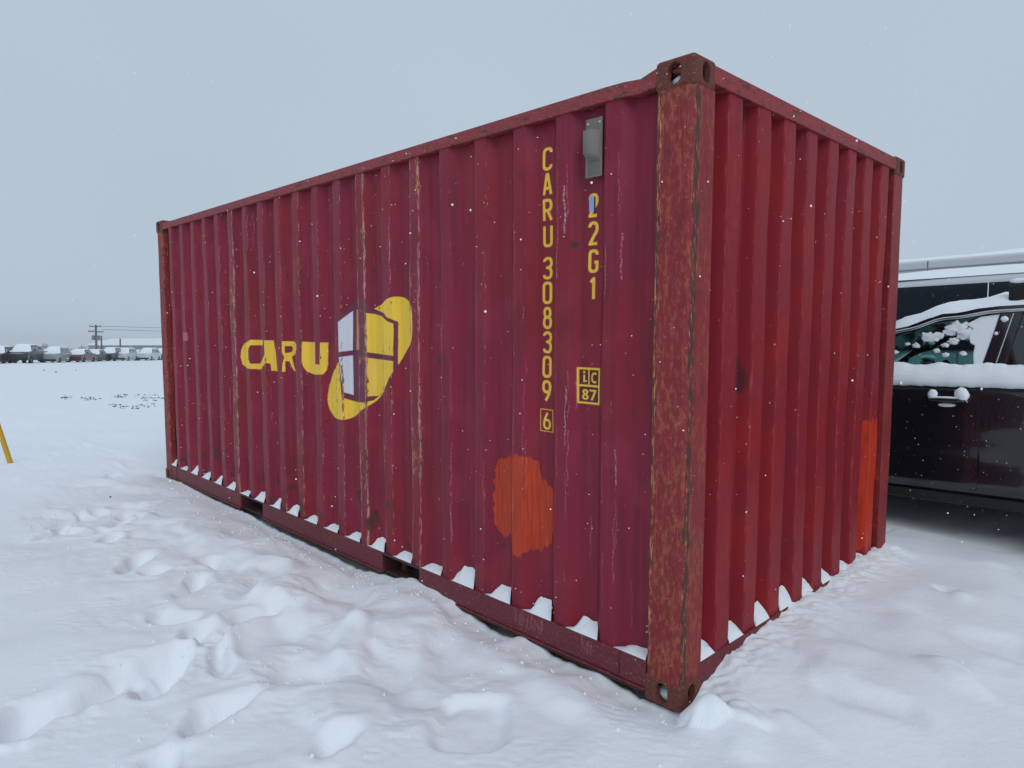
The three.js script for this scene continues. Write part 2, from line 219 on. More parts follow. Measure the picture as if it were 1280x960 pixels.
function sideTexture() {
  const w = 2048, h = 1024, cv = document.createElement('canvas'); cv.width = w; cv.height = h; const g = cv.getContext('2d');
  const X = (x) => (x - SX0) / (SX1 - SX0) * w, Y = (y) => (SY1 - y) / (SY1 - SY0) * h;
  const poly = (pts, col) => { g.fillStyle = col; g.beginPath(); pts.forEach(([x, y], i) => i ? g.lineTo(X(x), Y(y)) : g.moveTo(X(x), Y(y))); g.closePath(); g.fill(); };
  const curve = (pts, col) => poly(new THREE.CatmullRomCurve3(pts.map(([x, y]) => V(x, y, 0)), true, 'centripetal').getPoints(pts.length * 8).map((p) => [p.x, p.y]), col);
  const YEL = '#fbd443', PALE = '#dde6ec', FRAME = '#6f3047';
  // word mark and emblem: outlines read off the photograph (enlarged 4.573 times from 280, 350) and laid on the corrugated sheet
  const lens = new THREE.Euler(-0.0830906, YAW, ROLL, 'YXZ'), lensAt = V(1.44775, 1.56449, 2.35963);
  const hit = (zx, zy) => { const d = V((280 + zx / 4.573 - 640) / 869.1, -(350 + zy / 4.573 - 480) / 869.1, -1).applyEuler(lens); let t = (-0.017 - lensAt.z) / d.z; for (let k = 0; k < 200; k++) { const x = lensAt.x + d.x * t, z = lensAt.z + d.z * t; if (z <= sideDepth(x)) return [x, lensAt.y + d.y * t]; t += 0.0012 / Math.abs(d.z); } return [lensAt.x + d.x * t, lensAt.y + d.y * t]; };
  const traced = (pts, col) => { const o = []; pts.forEach((p, q) => { const n = pts[(q + 1) % pts.length], m = Math.ceil(Math.hypot(n[0] - p[0], n[1] - p[1]) / 4); for (let k = 0; k < m; k++) o.push(hit(mix(p[0], n[0], k / m), mix(p[1], n[1], k / m))); }); poly(o, col); };
  const round = (pts) => new THREE.CatmullRomCurve3(pts.map(([x, y]) => V(x, y, 0)), true, 'centripetal').getPoints(pts.length * 5).map((p) => [p.x, p.y]);
  traced([[222, 343], [150, 341], [115, 365], [99, 400], [95, 440], [106, 480], [130, 503], [150, 509], [205, 509], [210, 478], [152, 478], [140, 455], [138, 395], [150, 373], [222, 373]], YEL);
  traced([[228, 345], [287, 345], [300, 420], [309, 521], [272, 518], [268, 478], [238, 474], [214, 511], [196, 511], [213, 470], [234, 425]], YEL);
  traced([[330, 350], [398, 350], [412, 365], [413, 395], [405, 425], [388, 440], [410, 525], [395, 512], [374, 464], [352, 464], [352, 525], [330, 525], [334, 475], [346, 440], [330, 415]], YEL); traced([[347, 378], [388, 378], [394, 395], [386, 412], [350, 418]], '#7c2338');
  traced([[443, 352], [521, 356], [523, 480], [547, 484], [548, 357], [600, 357], [600, 480], [592, 515], [570, 540], [520, 541], [475, 522], [452, 492], [443, 450]], YEL);
  traced(round([[640, 500], [606, 600], [592, 680], [600, 725], [620, 765], [643, 792], [675, 800], [740, 784], [780, 752], [810, 728], [860, 700], [905, 655], [922, 615], [940, 570], [985, 510], [1040, 420], [1066, 370], [1076, 320], [1077, 180], [1066, 130], [1040, 104], [1000, 95], [960, 98], [930, 110], [895, 142], [850, 170], [790, 240], [690, 400]]), YEL);
  traced([[648, 232], [742, 128], [765, 110], [805, 128], [830, 152], [915, 190], [932, 214], [998, 240], [998, 496], [975, 526], [936, 582], [900, 652], [855, 688], [805, 698], [772, 700], [672, 672], [660, 500], [650, 420]], FRAME);
  traced([[652, 240], [737, 176], [737, 402], [656, 412]], PALE); traced([[657, 441], [737, 430], [741, 658], [677, 640]], PALE); traced([[756, 168], [768, 170], [770, 400], [757, 400]], '#cf9c62');
  traced([[803, 188], [860, 194], [900, 206], [935, 236], [971, 250], [971, 434], [806, 412]], YEL); traced([[808, 443], [971, 463], [971, 522], [945, 560], [916, 632], [886, 662], [808, 666]], YEL); traced([[842, 452], [855, 452], [862, 658], [848, 658]], '#efd078');
  // numbers down the side
  g.strokeStyle = YEL; g.lineWidth = 6.2; g.lineJoin = 'round'; g.lineCap = 'butt';
  [['C', 2.389], ['A', 2.272], ['R', 2.155], ['U', 2.038], ['3', 1.888], ['0', 1.773], ['8', 1.655], ['3', 1.540], ['0', 1.424], ['9', 1.308]].forEach(([c, y]) => glyph(g, c, -0.823, y - 0.006, 0.045, 0.092, X, Y));
  g.lineWidth = 5; glyph(g, '6', -0.818, 1.152, 0.038, 0.076, X, Y); g.lineWidth = 2; g.strokeRect(X(-0.840), Y(1.168), X(-0.76) - X(-0.840), Y(1.062) - Y(1.168));
  g.lineWidth = 6.2;['2', '2', 'G', '1'].forEach((c, i) => glyph(g, c, -0.546, 2.138 - i * 0.121, 0.04, 0.09, X, Y));
  poly([[-0.553, 2.135], [-0.523, 2.135], [-0.523, 2.065], [-0.550, 2.065]], '#9db2d6'); poly([[-0.523, 2.128], [-0.515, 2.128], [-0.515, 2.07], [-0.523, 2.06]], '#2a2430');
  g.fillStyle = '#fbd443'; g.fillRect(X(-0.600), Y(1.38), X(-0.478) - X(-0.600), Y(1.215) - Y(1.38)); g.fillStyle = '#5a2032';
  const cell = (a, b, c, d) => g.fillRect(X(a), Y(d), X(b) - X(a), Y(c) - Y(d)); cell(-0.591, -0.544, 1.303, 1.370); cell(-0.536, -0.487, 1.303, 1.370); cell(-0.591, -0.487, 1.225, 1.293);
  g.fillStyle = '#fbd443'; const cellIn = cell, txt = (s, x, y, px, sx) => { g.save(); g.translate(X(x), Y(y)); g.scale(sx, 1); g.font = `bold ${px}px sans-serif`; g.textAlign = 'center'; g.fillText(s, 0, 0); g.restore(); };
  cellIn(-0.5735, -0.5615, 1.312, 1.347); cellIn(-0.5735, -0.5615, 1.353, 1.364); txt('C', -0.5115, 1.311, 28, 0.72); txt('87', -0.539, 1.233, 29, 0.98);
  const ink = g.getImageData(0, 0, w, h).data;
  const ORANGE = [[-1.14, 0.859], [-1.12, 0.883], [-1.032, 0.915], [-0.928, 0.932], [-0.855, 0.9], [-0.828, 0.826], [-0.758, 0.799], [-0.745, 0.711], [-0.751, 0.607], [-0.782, 0.509], [-0.917, 0.443], [-0.963, 0.418], [-1.021, 0.467], [-1.041, 0.504], [-1.09, 0.493], [-1.14, 0.51]];
  g.clearRect(0, 0, w, h); curve(ORANGE, '#fff'); const org = g.getImageData(0, 0, w, h).data;
  const scratches = []; // [x, y0, y1, width, colour strength]
  scratches.push([-0.655, 1.98, 2.19, 0.006, 0.9], [-0.645, 1.02, 1.29, 0.003, 0.85], [-0.64, 0.68, 0.9, 0.002, 0.5], [-5.25, 0.55, 0.68, 0.03, 0.5], [-5.42, 1.42, 1.5, 0.04, 0.7]);
  for (let i = 0; i < 330; i++) scratches.push([rr(SX0, SX1), 0, 0, rr(0.001, 0.0026), rr(0.2, 0.75)]); scratches.slice(5).forEach((s) => { s[1] = rr(0.2, 2.2); s[2] = s[1] + rr(0.02, 0.3); if (rnd() < 0.75) { const k = Math.round((OUT0 - s[0]) / PITCHX); s[0] = OUT0 - k * PITCHX + (rnd() < 0.5 ? 0.036 : -0.036) + rr(-0.008, 0.008); } });
  const buckets = Array.from({ length: 128 }, () => []); scratches.forEach((s) => { const b = Math.floor(clamp((s[0] - SX0) / (SX1 - SX0), 0, 0.999) * 128); for (let q = b - 1; q <= b + 1; q++) buckets[q]?.push(s); });
  return texture(w, h, (u, v) => {
    const x = mix(SX0, SX1, u), y = mix(SY0, SY1, v), o = ((h - 1 - Math.floor(v * h)) * w + Math.floor(u * w)) * 4;
    const big = fbm(x * 0.9, y * 0.8, 3), streak = fbm(x * 24, y * 1.1, 3), fine = n2(x * 130, y * 130), mid = fbm(x * 7, y * 5, 3);
    let c = [RED[0] * (1 + 0.07 * big + 0.06 * streak + 0.03 * fine), RED[1] * (1 + 0.1 * streak + 0.05 * fine), RED[2] * (1 - 0.12 * big + 0.1 * streak)];
    const warm = sst(0.02, 0.5, fbm(x * 0.8 + 9, y * 0.7 + 4, 2) + 0.25 * streak + 0.28 * Math.exp(-(((x + 1.35) / 0.7) ** 2 + ((y - 1.5) / 0.6) ** 2))); c = rgbmix(c, [132, 28, 36], warm * 0.5);
    const run = sst(0.12, 0.5, n2(x * 30 + 70, y * 0.5) * 0.6 + fbm(x * 9, y * 1.2 + 40, 3)); c = rgbmix(c, [104, 30, 42], run * 0.4); const fade = sst(0.1, 0.5, fbm(x * 2.4 + 50, y * 1.9, 4)); c = rgbmix(c, [148, 52, 66], fade * 0.35);
    if (ink[o + 3]) { const a = ink[o + 3] / 255 * (0.93 + 0.07 * fine); c = rgbmix(c, [ink[o] * (1 + 0.05 * streak), ink[o + 1] * (1 + 0.06 * streak), ink[o + 2]], a); }
    // worn bends
    const k = Math.round((OUT0 - x) / PITCHX), dx = x - (OUT0 - k * PITCHX), e = Math.min(Math.abs(dx - 0.04), Math.abs(dx + 0.04)), inFlat = Math.abs(dx) < 0.046, wk = wearOf[clamp(k, 0, 21)];
    const cover = fbm(k * 3.7 + dx * 6, y * 1.5 + k, 3) + 0.15;
    const chip = fbm(x * 46, y * 15, 3);
    const edge = Math.exp(-((e / 0.011) ** 2)) * 0.75 + (inFlat ? 0.26 + 0.2 * wk : 0);
    const wear = edge * wk * (0.75 + cover) * (0.3 + 0.7 * sst(-0.2, 0.2, fbm(k * 5.3 + 2, y * 2.6 + k * 1.7, 3)));
    if (wear > 0.06) {
      c = rgbmix(c, CHALK, clamp(wear * 0.5 * (0.6 + streak)) * 0.75);
      const r = sst(0.0, 0.16, wear * 1.15 - 0.5 + chip * 0.8); if (r > 0) c = rgbmix(c, rgbmix(rgbmix(RUST, PRIMER, sst(-0.1, 0.35, mid)), DRUST, sst(0.05, 0.4, fbm(x * 60, y * 25, 2))), r * 0.92);
      const lt = sst(0.1, 0.2, edge * (0.25 + wk * 0.3) + n2(x * 210, y * 9) * 0.35 - 0.5); if (lt > 0) c = rgbmix(c, [198, 158, 156], lt * 0.8);
    }
    // rust blotches low down and specks everywhere
    const low = sst(0.75, 0.2, y) * sst(-1.2, -2.4, x); const bl = sst(0.26, 0.42, fbm(x * 5.5 + 3, y * 4.5, 4) - 0.3 + 0.4 * low); if (bl > 0) c = rgbmix(c, rgbmix(DRUST, [62, 58, 50], sst(-0.1, 0.3, mid)), bl * 0.7);
    const sp = n2(x * 75 + 40, y * 62); if (sp > 0.86) c = rgbmix(c, sp > 0.93 ? CHALK : [84, 30, 36], sst(0.86, 0.95, sp) * 0.45);
    const wy = y + 0.022 * fbm(x * 26, 3.3, 2) + 0.006 * n2(x * 120, y * 14), wx2 = x + 0.012 * fbm(y * 20, x * 6, 2), oo = (clamp(Math.floor((SY1 - wy) / (SY1 - SY0) * h), 0, h - 1) * w + clamp(Math.floor((wx2 - SX0) / (SX1 - SX0) * w), 0, w - 1)) * 4;
    if (org[oo + 3] > 40) { const br = fbm(x * 60, y * 3, 3), bare = sst(0.28, 0.5, fbm(x * 70 + 9, y * 5, 3) + 0.1 * n2(x * 9, y * 9)); c = rgbmix(c, [186 + 26 * br, 62 + 16 * br, 30 + 8 * br], 0.96 - 0.3 * bare); }
    for (const s of buckets[Math.floor(u * 128)]) if (y > s[1] && y < s[2]) { const d = Math.abs(x - s[0] - 0.006 * n2(y * 9, s[0] * 50)); if (d < s[3]) c = rgbmix(c, [200, 164, 166], s[4] * (0.4 + 0.6 * sst(-0.3, 0.4, n2(x * 90, y * 60)))); }
    return c;
  });
}
const EZ0 = -2.3, EZ1 = -0.14;
function endTexture() {
  const w = 1024, h = 1024, B = [136, 27, 37];
  return texture(w, h, (u, v) => {
    const z = mix(EZ0, EZ1, u), y = mix(SY0, SY1, v), streak = fbm(z * 26 + 8, y * 1.3, 3), fine = n2(z * 140, y * 140), big = fbm(z * 1.3 + 20, y * 1.1, 3), mid = fbm(z * 9 + 5, y * 6, 3);
    let c = [B[0] * (1 + 0.06 * big + 0.06 * streak + 0.03 * fine), B[1] * (1 + 0.1 * streak), B[2] * (1 - 0.1 * big + 0.08 * streak)];
    c = rgbmix(c, [152, 32, 30], sst(-0.05, 0.4, big + 0.2 * streak - 0.25 * Math.abs(y - 1.3)) * 0.55);
    c = rgbmix(c, [124, 34, 52], sst(0.1, 0.5, fbm(z * 1.1, y * 1.7 + 30, 3) + 0.25 * sst(0.9, 0.3, y)) * 0.5);
    const k = Math.round((-0.35 - z) / 0.2545), dz = z - (-0.35 - k * 0.2545), inFlat = Math.abs(dz) < 0.062;
    if (inFlat) { const s = sst(0.2, 0.42, fbm(z * 30, y * 9 + k * 5, 3) + 0.12 * n2(k * 3, y * 2) + 0.02); c = rgbmix(c, [186, 92, 84], s * 0.16); const e = Math.abs(Math.abs(dz) - 0.055); const l = sst(0.1, 0.3, Math.exp(-((e / 0.006) ** 2)) * 0.55 + n2(z * 190, y * 7) * 0.4 - 0.45); c = rgbmix(c, [190, 112, 96], l * 0.4); }
    const gouge = Math.exp(-(((z + 0.52) / 0.022) ** 2 + ((y - 1.35) / 0.09) ** 2)); if (gouge > 0.25) c = rgbmix(c, [58, 34, 34], sst(0.35, 0.8, gouge + 0.5 * mid) * 0.55);
    const sp = n2(z * 70 + 90, y * 55); if (sp > 0.86) c = rgbmix(c, [196, 130, 120], sst(0.86, 0.95, sp) * 0.4);
    const ob = (z < -2.0 + 0.012 * n2(y * 6, 1) && z > -2.262 ? 1 : 0) * (y < 1.0 + 0.05 * n2(z * 30, 2) && y > 0.22 + 0.05 * n2(z * 25, 7) ? 1 : 0); if (ob) { const br = fbm(z * 60, y * 2.6, 3), bare = sst(0.2, 0.5, fbm(z * 50 + 7, y * 4, 3)); c = rgbmix(c, [190 + 26 * br, 54 + 14 * br, 26], 0.94 - 0.35 * bare); }
    return c;
  });
}
// heavily rubbed corner post: u across the unrolled faces, v up
function postTexture(amount, w = 512, h = 2048) {
  return texture(w, h, (u, v) => {
    const s = u * 0.34, y = v * 2.4, ws = s + 0.007 * n2(y * 2.6, 4) + 0.003 * n2(y * 11, 9), big = fbm(s * 9 + 3, y * 3.4, 4), mid = fbm(s * 30, y * 15, 5), fine = n2(s * 320, y * 160);
    const corner = Math.exp(-(((ws - 0.174) / 0.02) ** 2)), left = Math.exp(-((ws / 0.016) ** 2)), main = s < 0.166 ? 1 : 0.4;
    let c = [134 + 18 * big, 34 + 12 * mid, 40 + 8 * mid];
    const low = sst(1.3, 0.5, y) * 0.22 + sst(2.05, 2.35, y) * 0.3;
    const rub = sst(0.0, 0.22, amount * (0.05 + low + 0.12 * main + 0.3 * corner) - 0.27 + big * 0.75 + mid * 0.3); c = rgbmix(c, rgbmix([112, 50, 38], [142, 66, 46], sst(-0.25, 0.3, mid)), rub * 0.62);
    const bare = sst(0.12, 0.3, mid * 0.9 + big * 0.4 - 0.14 + amount * 0.1 * main + low * 0.35); c = rgbmix(c, [170, 84, 58], bare * 0.3 * main);
    // long scrapes
    const g1 = n2(s * 330, y * 2.3), g2 = n2(s * 420 + 9, y * 3.6), gate = sst(-0.05, 0.35, fbm(s * 18 + 60, y * 1.6, 3) + 0.1 * amount); c = rgbmix(c, [196, 112, 82], sst(0.5, 0.75, g1) * gate * 0.7 * amount); c = rgbmix(c, [88, 44, 36], sst(0.55, 0.8, g2) * gate * 0.75);
    const nick = n2(s * 420 + 30, y * 24), nick2 = n2(s * 300 + y * 40, y * 30); c = rgbmix(c, [200, 126, 96], (sst(0.62, 0.85, nick) * 0.65 + sst(0.72, 0.9, nick2) * 0.4) * (0.35 + 0.65 * gate) * clamp(amount) * (0.5 + 0.5 * main)); c = rgbmix(c, [84, 42, 34], sst(0.6, 0.85, -nick) * 0.5 * gate);
    const slant = Math.abs(n2(s * 24 + y * 5, y * 9 - s * 30)); if (slant < 0.035 && mid > 0.02) c = rgbmix(c, [206, 132, 108], 0.6 * main);
    c = rgbmix(c, [192, 142, 92], sst(0.18, 0.36, left * 0.6 + 0.34 * corner + fbm(s * 130, y * 14, 4) * 0.85 - 0.26) * 0.9 * clamp(amount));
    c = rgbmix(c, DRUST, sst(0.3, 0.6, corner * 0.66 + 0.75 * fbm(s * 60, y * 9, 4)) * 0.9 * clamp(amount * 1.3)); c = rgbmix(c, [66, 46, 36], sst(0.34, 0.5, left * 0.55 + fbm(s * 60 + 20, y * 9 + 5, 4) * 0.75 - 0.08) * 0.75);
    return [c[0] * (1 + 0.06 * fine), c[1] * (1 + 0.06 * fine), c[2] * (1 + 0.06 * fine)];
  });
}
const railTexture = (rusty, chalk, base = [104, 32, 46]) => {
  const cv = document.createElement('canvas'); cv.width = 2048; cv.height = 64; const g = cv.getContext('2d');
  if (chalk) { g.strokeStyle = '#b58f93'; g.lineWidth = 1.3; const wr = (x, s) => { for (let i = 0; i < s; i++) { g.beginPath(); let a = x + i * 9; g.moveTo(a, 44); for (let k = 0; k < 4; k++) g.lineTo(a + 7 * ((k * 7 + i * 3) % 5) / 4, 12 + ((k * 13 + i * 5) % 33)); g.stroke(); } }; wr(1770, 8); wr(1925, 3); }
  const ink = g.getImageData(0, 0, 2048, 64).data;
  return texture(2048, 64, (u, v) => {
    const x = u * 5.7, y = v * 0.16, st = fbm(x * 3, y * 30 + 7, 3), fl = fbm(x * 9, y * 26, 4), fine = n2(x * 130, y * 200);
    let c = [base[0] * (1 + 0.1 * st + 0.05 * fine), base[1] * (1 + 0.12 * fl + 0.06 * fine), base[2] * (1 + 0.08 * st)];
    c = rgbmix(c, [116, 50, 50], sst(-0.1, 0.4, fl) * 0.5 * (0.4 + rusty));
    c = rgbmix(c, rgbmix(RUST, DRUST, sst(-0.2, 0.3, st)), sst(0.05, 0.3, fl + rusty * 0.3 - 0.32 + 0.2 * st) * 0.85);
    c = rgbmix(c, PRIMER, sst(0.32, 0.5, fbm(x * 30, y * 60, 3) + rusty * 0.1) * 0.5);
    const o = ((63 - Math.floor(v * 64)) * 2048 + Math.floor(u * 2048)) * 4; if (ink[o + 3]) c = rgbmix(c, [ink[o], ink[o + 1], ink[o + 2]], ink[o + 3] / 255 * 0.5);
    return c;
  }, { repeat: true });
};
const metal = { roughness: 0.5, metalness: 0 };
const sideMat = phy({ map: sideTexture(), roughness: 0.46, specularIntensity: 0.6 }), endMat = phy({ map: endTexture(), roughness: 0.52, specularIntensity: 0.45 });
const postMat = std({ map: postTexture(1.0), roughness: 0.72 }), railMat = std({ map: railTexture(0.25, true), roughness: 0.55 }), topMat = std({ map: railTexture(0.55, false, [142, 50, 58]), roughness: 0.62 });
const castTex = texture(256, 256, (u, v) => { const f = fbm(u * 9, v * 9, 4), g = fbm(u * 30 + 9, v * 30, 3), k = n2(u * 90, v * 90); let c = rgbmix([104, 50, 40], [124, 42, 44], sst(-0.1, 0.35, f)); c = rgbmix(c, [74, 54, 42], sst(-0.05, 0.3, g)); c = rgbmix(c, [146, 98, 64], sst(0.25, 0.5, fbm(u * 16, v * 16 + 5, 3))); return c.map((q) => q * (1 + 0.09 * k)); }, { repeat: true });
const castMat = std({ map: castTex, roughness: 0.8, bumpMap: castTex, bumpScale: 0.0015 });
const wornMat = std({ color: 0x6e4238, roughness: 0.75 }), darkSteel = std({ color: 0x4a2a2e, roughness: 0.7 }), plainRed = std({ color: 0x5c1a29, roughness: 0.55 }), lipMat = std({ map: castTex, color: 0xa9a49a, roughness: 0.85 });

// corrugated wall: pts = [[along, depth]...] rounded bends, at(along, y, depth) places a point
function corrugated(flats, bendR, rowsN, y0, y1, at, uvOf) {
  const prof = []; flats.forEach((p, i) => { const a = flats[i - 1], b = flats[i + 1]; if (!a || !b) return prof.push(p); const pull = (q) => { const L = Math.hypot(q[0] - p[0], q[1] - p[1]); return [p[0] + (q[0] - p[0]) * bendR / L, p[1] + (q[1] - p[1]) * bendR / L]; }; const A = pull(a), B = pull(b); prof.push(A, [(A[0] + B[0]) / 4 + p[0] / 2, (A[1] + B[1]) / 4 + p[1] / 2], B); });
  const fill = []; prof.forEach((p, i) => { fill.push(p); const q = prof[i + 1]; if (q && Math.abs(q[0] - p[0]) > 0.02) for (const t of [0.15, 0.5, 0.85]) fill.push([mix(p[0], q[0], t), mix(p[1], q[1], t)]); });
  const rows = []; for (let r = 0; r <= rowsN; r++) { const y = mix(y0, y1, r / rowsN); rows.push(fill.map(([s, d]) => { const p = at(s, y, d + 0.0045 * n2(s * 1.6, y * 1.2) + 0.0022 * n2(s * 6, y * 3)), t = uvOf(s, y); p.u = t[0]; p.v = t[1]; return p; })); }
  return sheet(rows);
}
{
  const fl = [[SX1, -0.063]]; for (let k = 0; k < 20; k++) { const c = OUT0 - k * PITCHX; fl.push([c + 0.086, -0.063], [c + 0.04, -0.018], [c - 0.04, -0.018], [c - 0.086, -0.063]); } fl.push([SX0, -0.063]);
  const uvS = (s, y) => [(s - SX0) / (SX1 - SX0), (y - SY0) / (SY1 - SY0)];
  part('side_panel', corrugated(fl, 0.008, 26, 0.158, 2.503, (s, y, d) => V(s, y, d), uvS), sideMat, box20);
  const back = fl.map(([s, d]) => [s, d]); const far = part('side_panel', corrugated(back, 0.012, 4, 0.158, 2.475, (s, y, d) => V(s, y, -CW - d), () => [0.5, 0.9]), plainRed, box20); far.userData.label = 'plain red corrugated side facing the vehicles';
  const fe = [[EZ1, -0.076]]; for (let k = 0; k < 8; k++) { const c = -0.35 - k * 0.2545; fe.push([c + 0.082, -0.076], [c + 0.056, -0.016], [c - 0.056, -0.016], [c - 0.082, -0.076]); } fe.push([EZ0, -0.076]);
  part('end_panel', corrugated(fe, 0.006, 26, 0.158, 2.512, (s, y, d) => V(d, y, s), (s, y) => [(s - EZ0) / (EZ1 - EZ0), (y - SY0) / (SY1 - SY0)]), endMat, box20);
  part('roof_panel', box(-5.95, -0.08, 2.535, 2.545, -2.39, -0.05), plainRed, box20);
  part('floor', box(-5.95, -0.1, 0.12, 0.15, -2.36, -0.07), darkSteel, box20);
}
// corner castings: hollow blocks with oval openings
const castGeo = (() => {
  const ev = new Evaluator(); ev.useGroups = false; const br = (g) => { const b = new Brush(plain(g)); b.updateMatrixWorld(); return b; };
  const body = br(new RoundedBoxGeometry(0.178, 0.118, 0.162, 4, 0.019).translate(-0.089, 0.059, -0.081));
  const oval = (w, h) => { const s = new THREE.Shape(); s.absarc(0, h / 2 - w / 2, w / 2, 0, Math.PI, false); s.absarc(0, -(h / 2 - w / 2), w / 2, Math.PI, 2 * Math.PI, false); return new THREE.ExtrudeGeometry(s, { depth: 0.09, bevelEnabled: false, curveSegments: 10 }); };
  let r = ev.evaluate(body, br(new THREE.BoxGeometry(0.13, 0.062, 0.116).translate(-0.089, 0.059, -0.081)), SUBTRACTION);
  r = ev.evaluate(r, br(oval(0.056, 0.082).translate(-0.088, 0.058, -0.06)), SUBTRACTION);
  r = ev.evaluate(r, br(oval(0.052, 0.080).rotateY(Math.PI / 2).translate(-0.06, 0.058, -0.084)), SUBTRACTION);
  r = ev.evaluate(r, br(oval(0.062, 0.11).rotateX(-Math.PI / 2).rotateY(Math.PI / 2).translate(-0.089, 0.06, -0.081)), SUBTRACTION);
  const g = r.geometry.clone(), p = g.attributes.position, n = g.attributes.normal, uv = new Float32Array(p.count * 2);
  for (let i = 0; i < p.count; i++) { uv[2 * i] = (p.getX(i) + (Math.abs(n.getX(i)) > 0.5 ? p.getZ(i) : 0)) * 4; uv[2 * i + 1] = (p.getY(i) + (Math.abs(n.getY(i)) > 0.5 ? p.getZ(i) : 0)) * 4; }
  g.setAttribute('uv', new THREE.BufferAttribute(uv, 2)); return plain(g);
})();
function mirrored(g, sx, sy, sz) {
  const q = g.clone().scale(sx, sy, sz);
  if (sx * sy * sz < 0) for (const k of ['position', 'normal', 'uv']) { const a = q.attributes[k], s = a.itemSize, d = a.array; for (let t = 0; t < a.count; t += 3) for (let c = 0; c < s; c++) { const i = (t + 1) * s + c, j = (t + 2) * s + c, v = d[i]; d[i] = d[j]; d[j] = v; } }
  return q;
}
for (const fx of [0, 1]) for (const fz of [0, 1]) for (const top of [0, 1]) {
  const g = mirrored(castGeo, fx ? -1 : 1, top ? 1 : -1, fz ? -1 : 1); g.translate(fx ? -CL : 0, top ? CH - 0.118 : 0.118, fz ? -CW : 0); part('corner_casting', g, castMat, box20);
  const s = part('packed_snow', new THREE.IcosahedronGeometry(1, 2).scale(0.06, 0.034, 0.054).translate((fx ? -CL + 0.089 : -0.089), (top ? CH - 0.118 : 0) + 0.034, fz ? -CW + 0.081 : -0.081), snowCap, box20); s.userData.label = 'snow packed inside the corner casting';
}
// corner posts: bent plate with a chamfered nose, unrolled uv
function post(fx, fz, mat) {
  const c = [[-0.168, -0.06], [-0.168, -0.012], [-0.162, -0.005], [-0.030, -0.005], [-0.022, -0.008], [-0.009, -0.020], [-0.005, -0.028], [-0.005, -0.160], [-0.010, -0.168], [-0.07, -0.168]];
  let L = 0; const cum = c.map((p, i) => (i ? (L += Math.hypot(p[0] - c[i - 1][0], p[1] - c[i - 1][1])) : 0)); const off = cum[2];
  const rows = []; for (let r = 0; r <= 12; r++) { const y = mix(0.112, CH - 0.112, r / 12); rows.push(c.map(([x, z], i) => { const w = 0.0025 * n2(y * 2.3 + i, x * 8 + fx * 5); const p = V(fx ? -CL - x - w : x + w, y, fz ? -CW - z : z + w); p.u = clamp(Math.abs(cum[i] - off) / 0.34, 0, 1); p.v = (y - 0.1) / 2.4; return p; })); }
  const g = plain(sheet(rows)); g.computeVertexNormals(); // crisp bends
  return part('corner_post', g, mat, box20);
}
post(0, 0, postMat).userData.label = 'rusty scraped corner post between the two visible faces';
const postMat2 = std({ map: postTexture(0.62, 128, 1024), roughness: 0.65 }); post(1, 0, postMat2); post(0, 1, std({ map: postTexture(0.15, 128, 1024), roughness: 0.6 })); post(1, 1, postMat2);
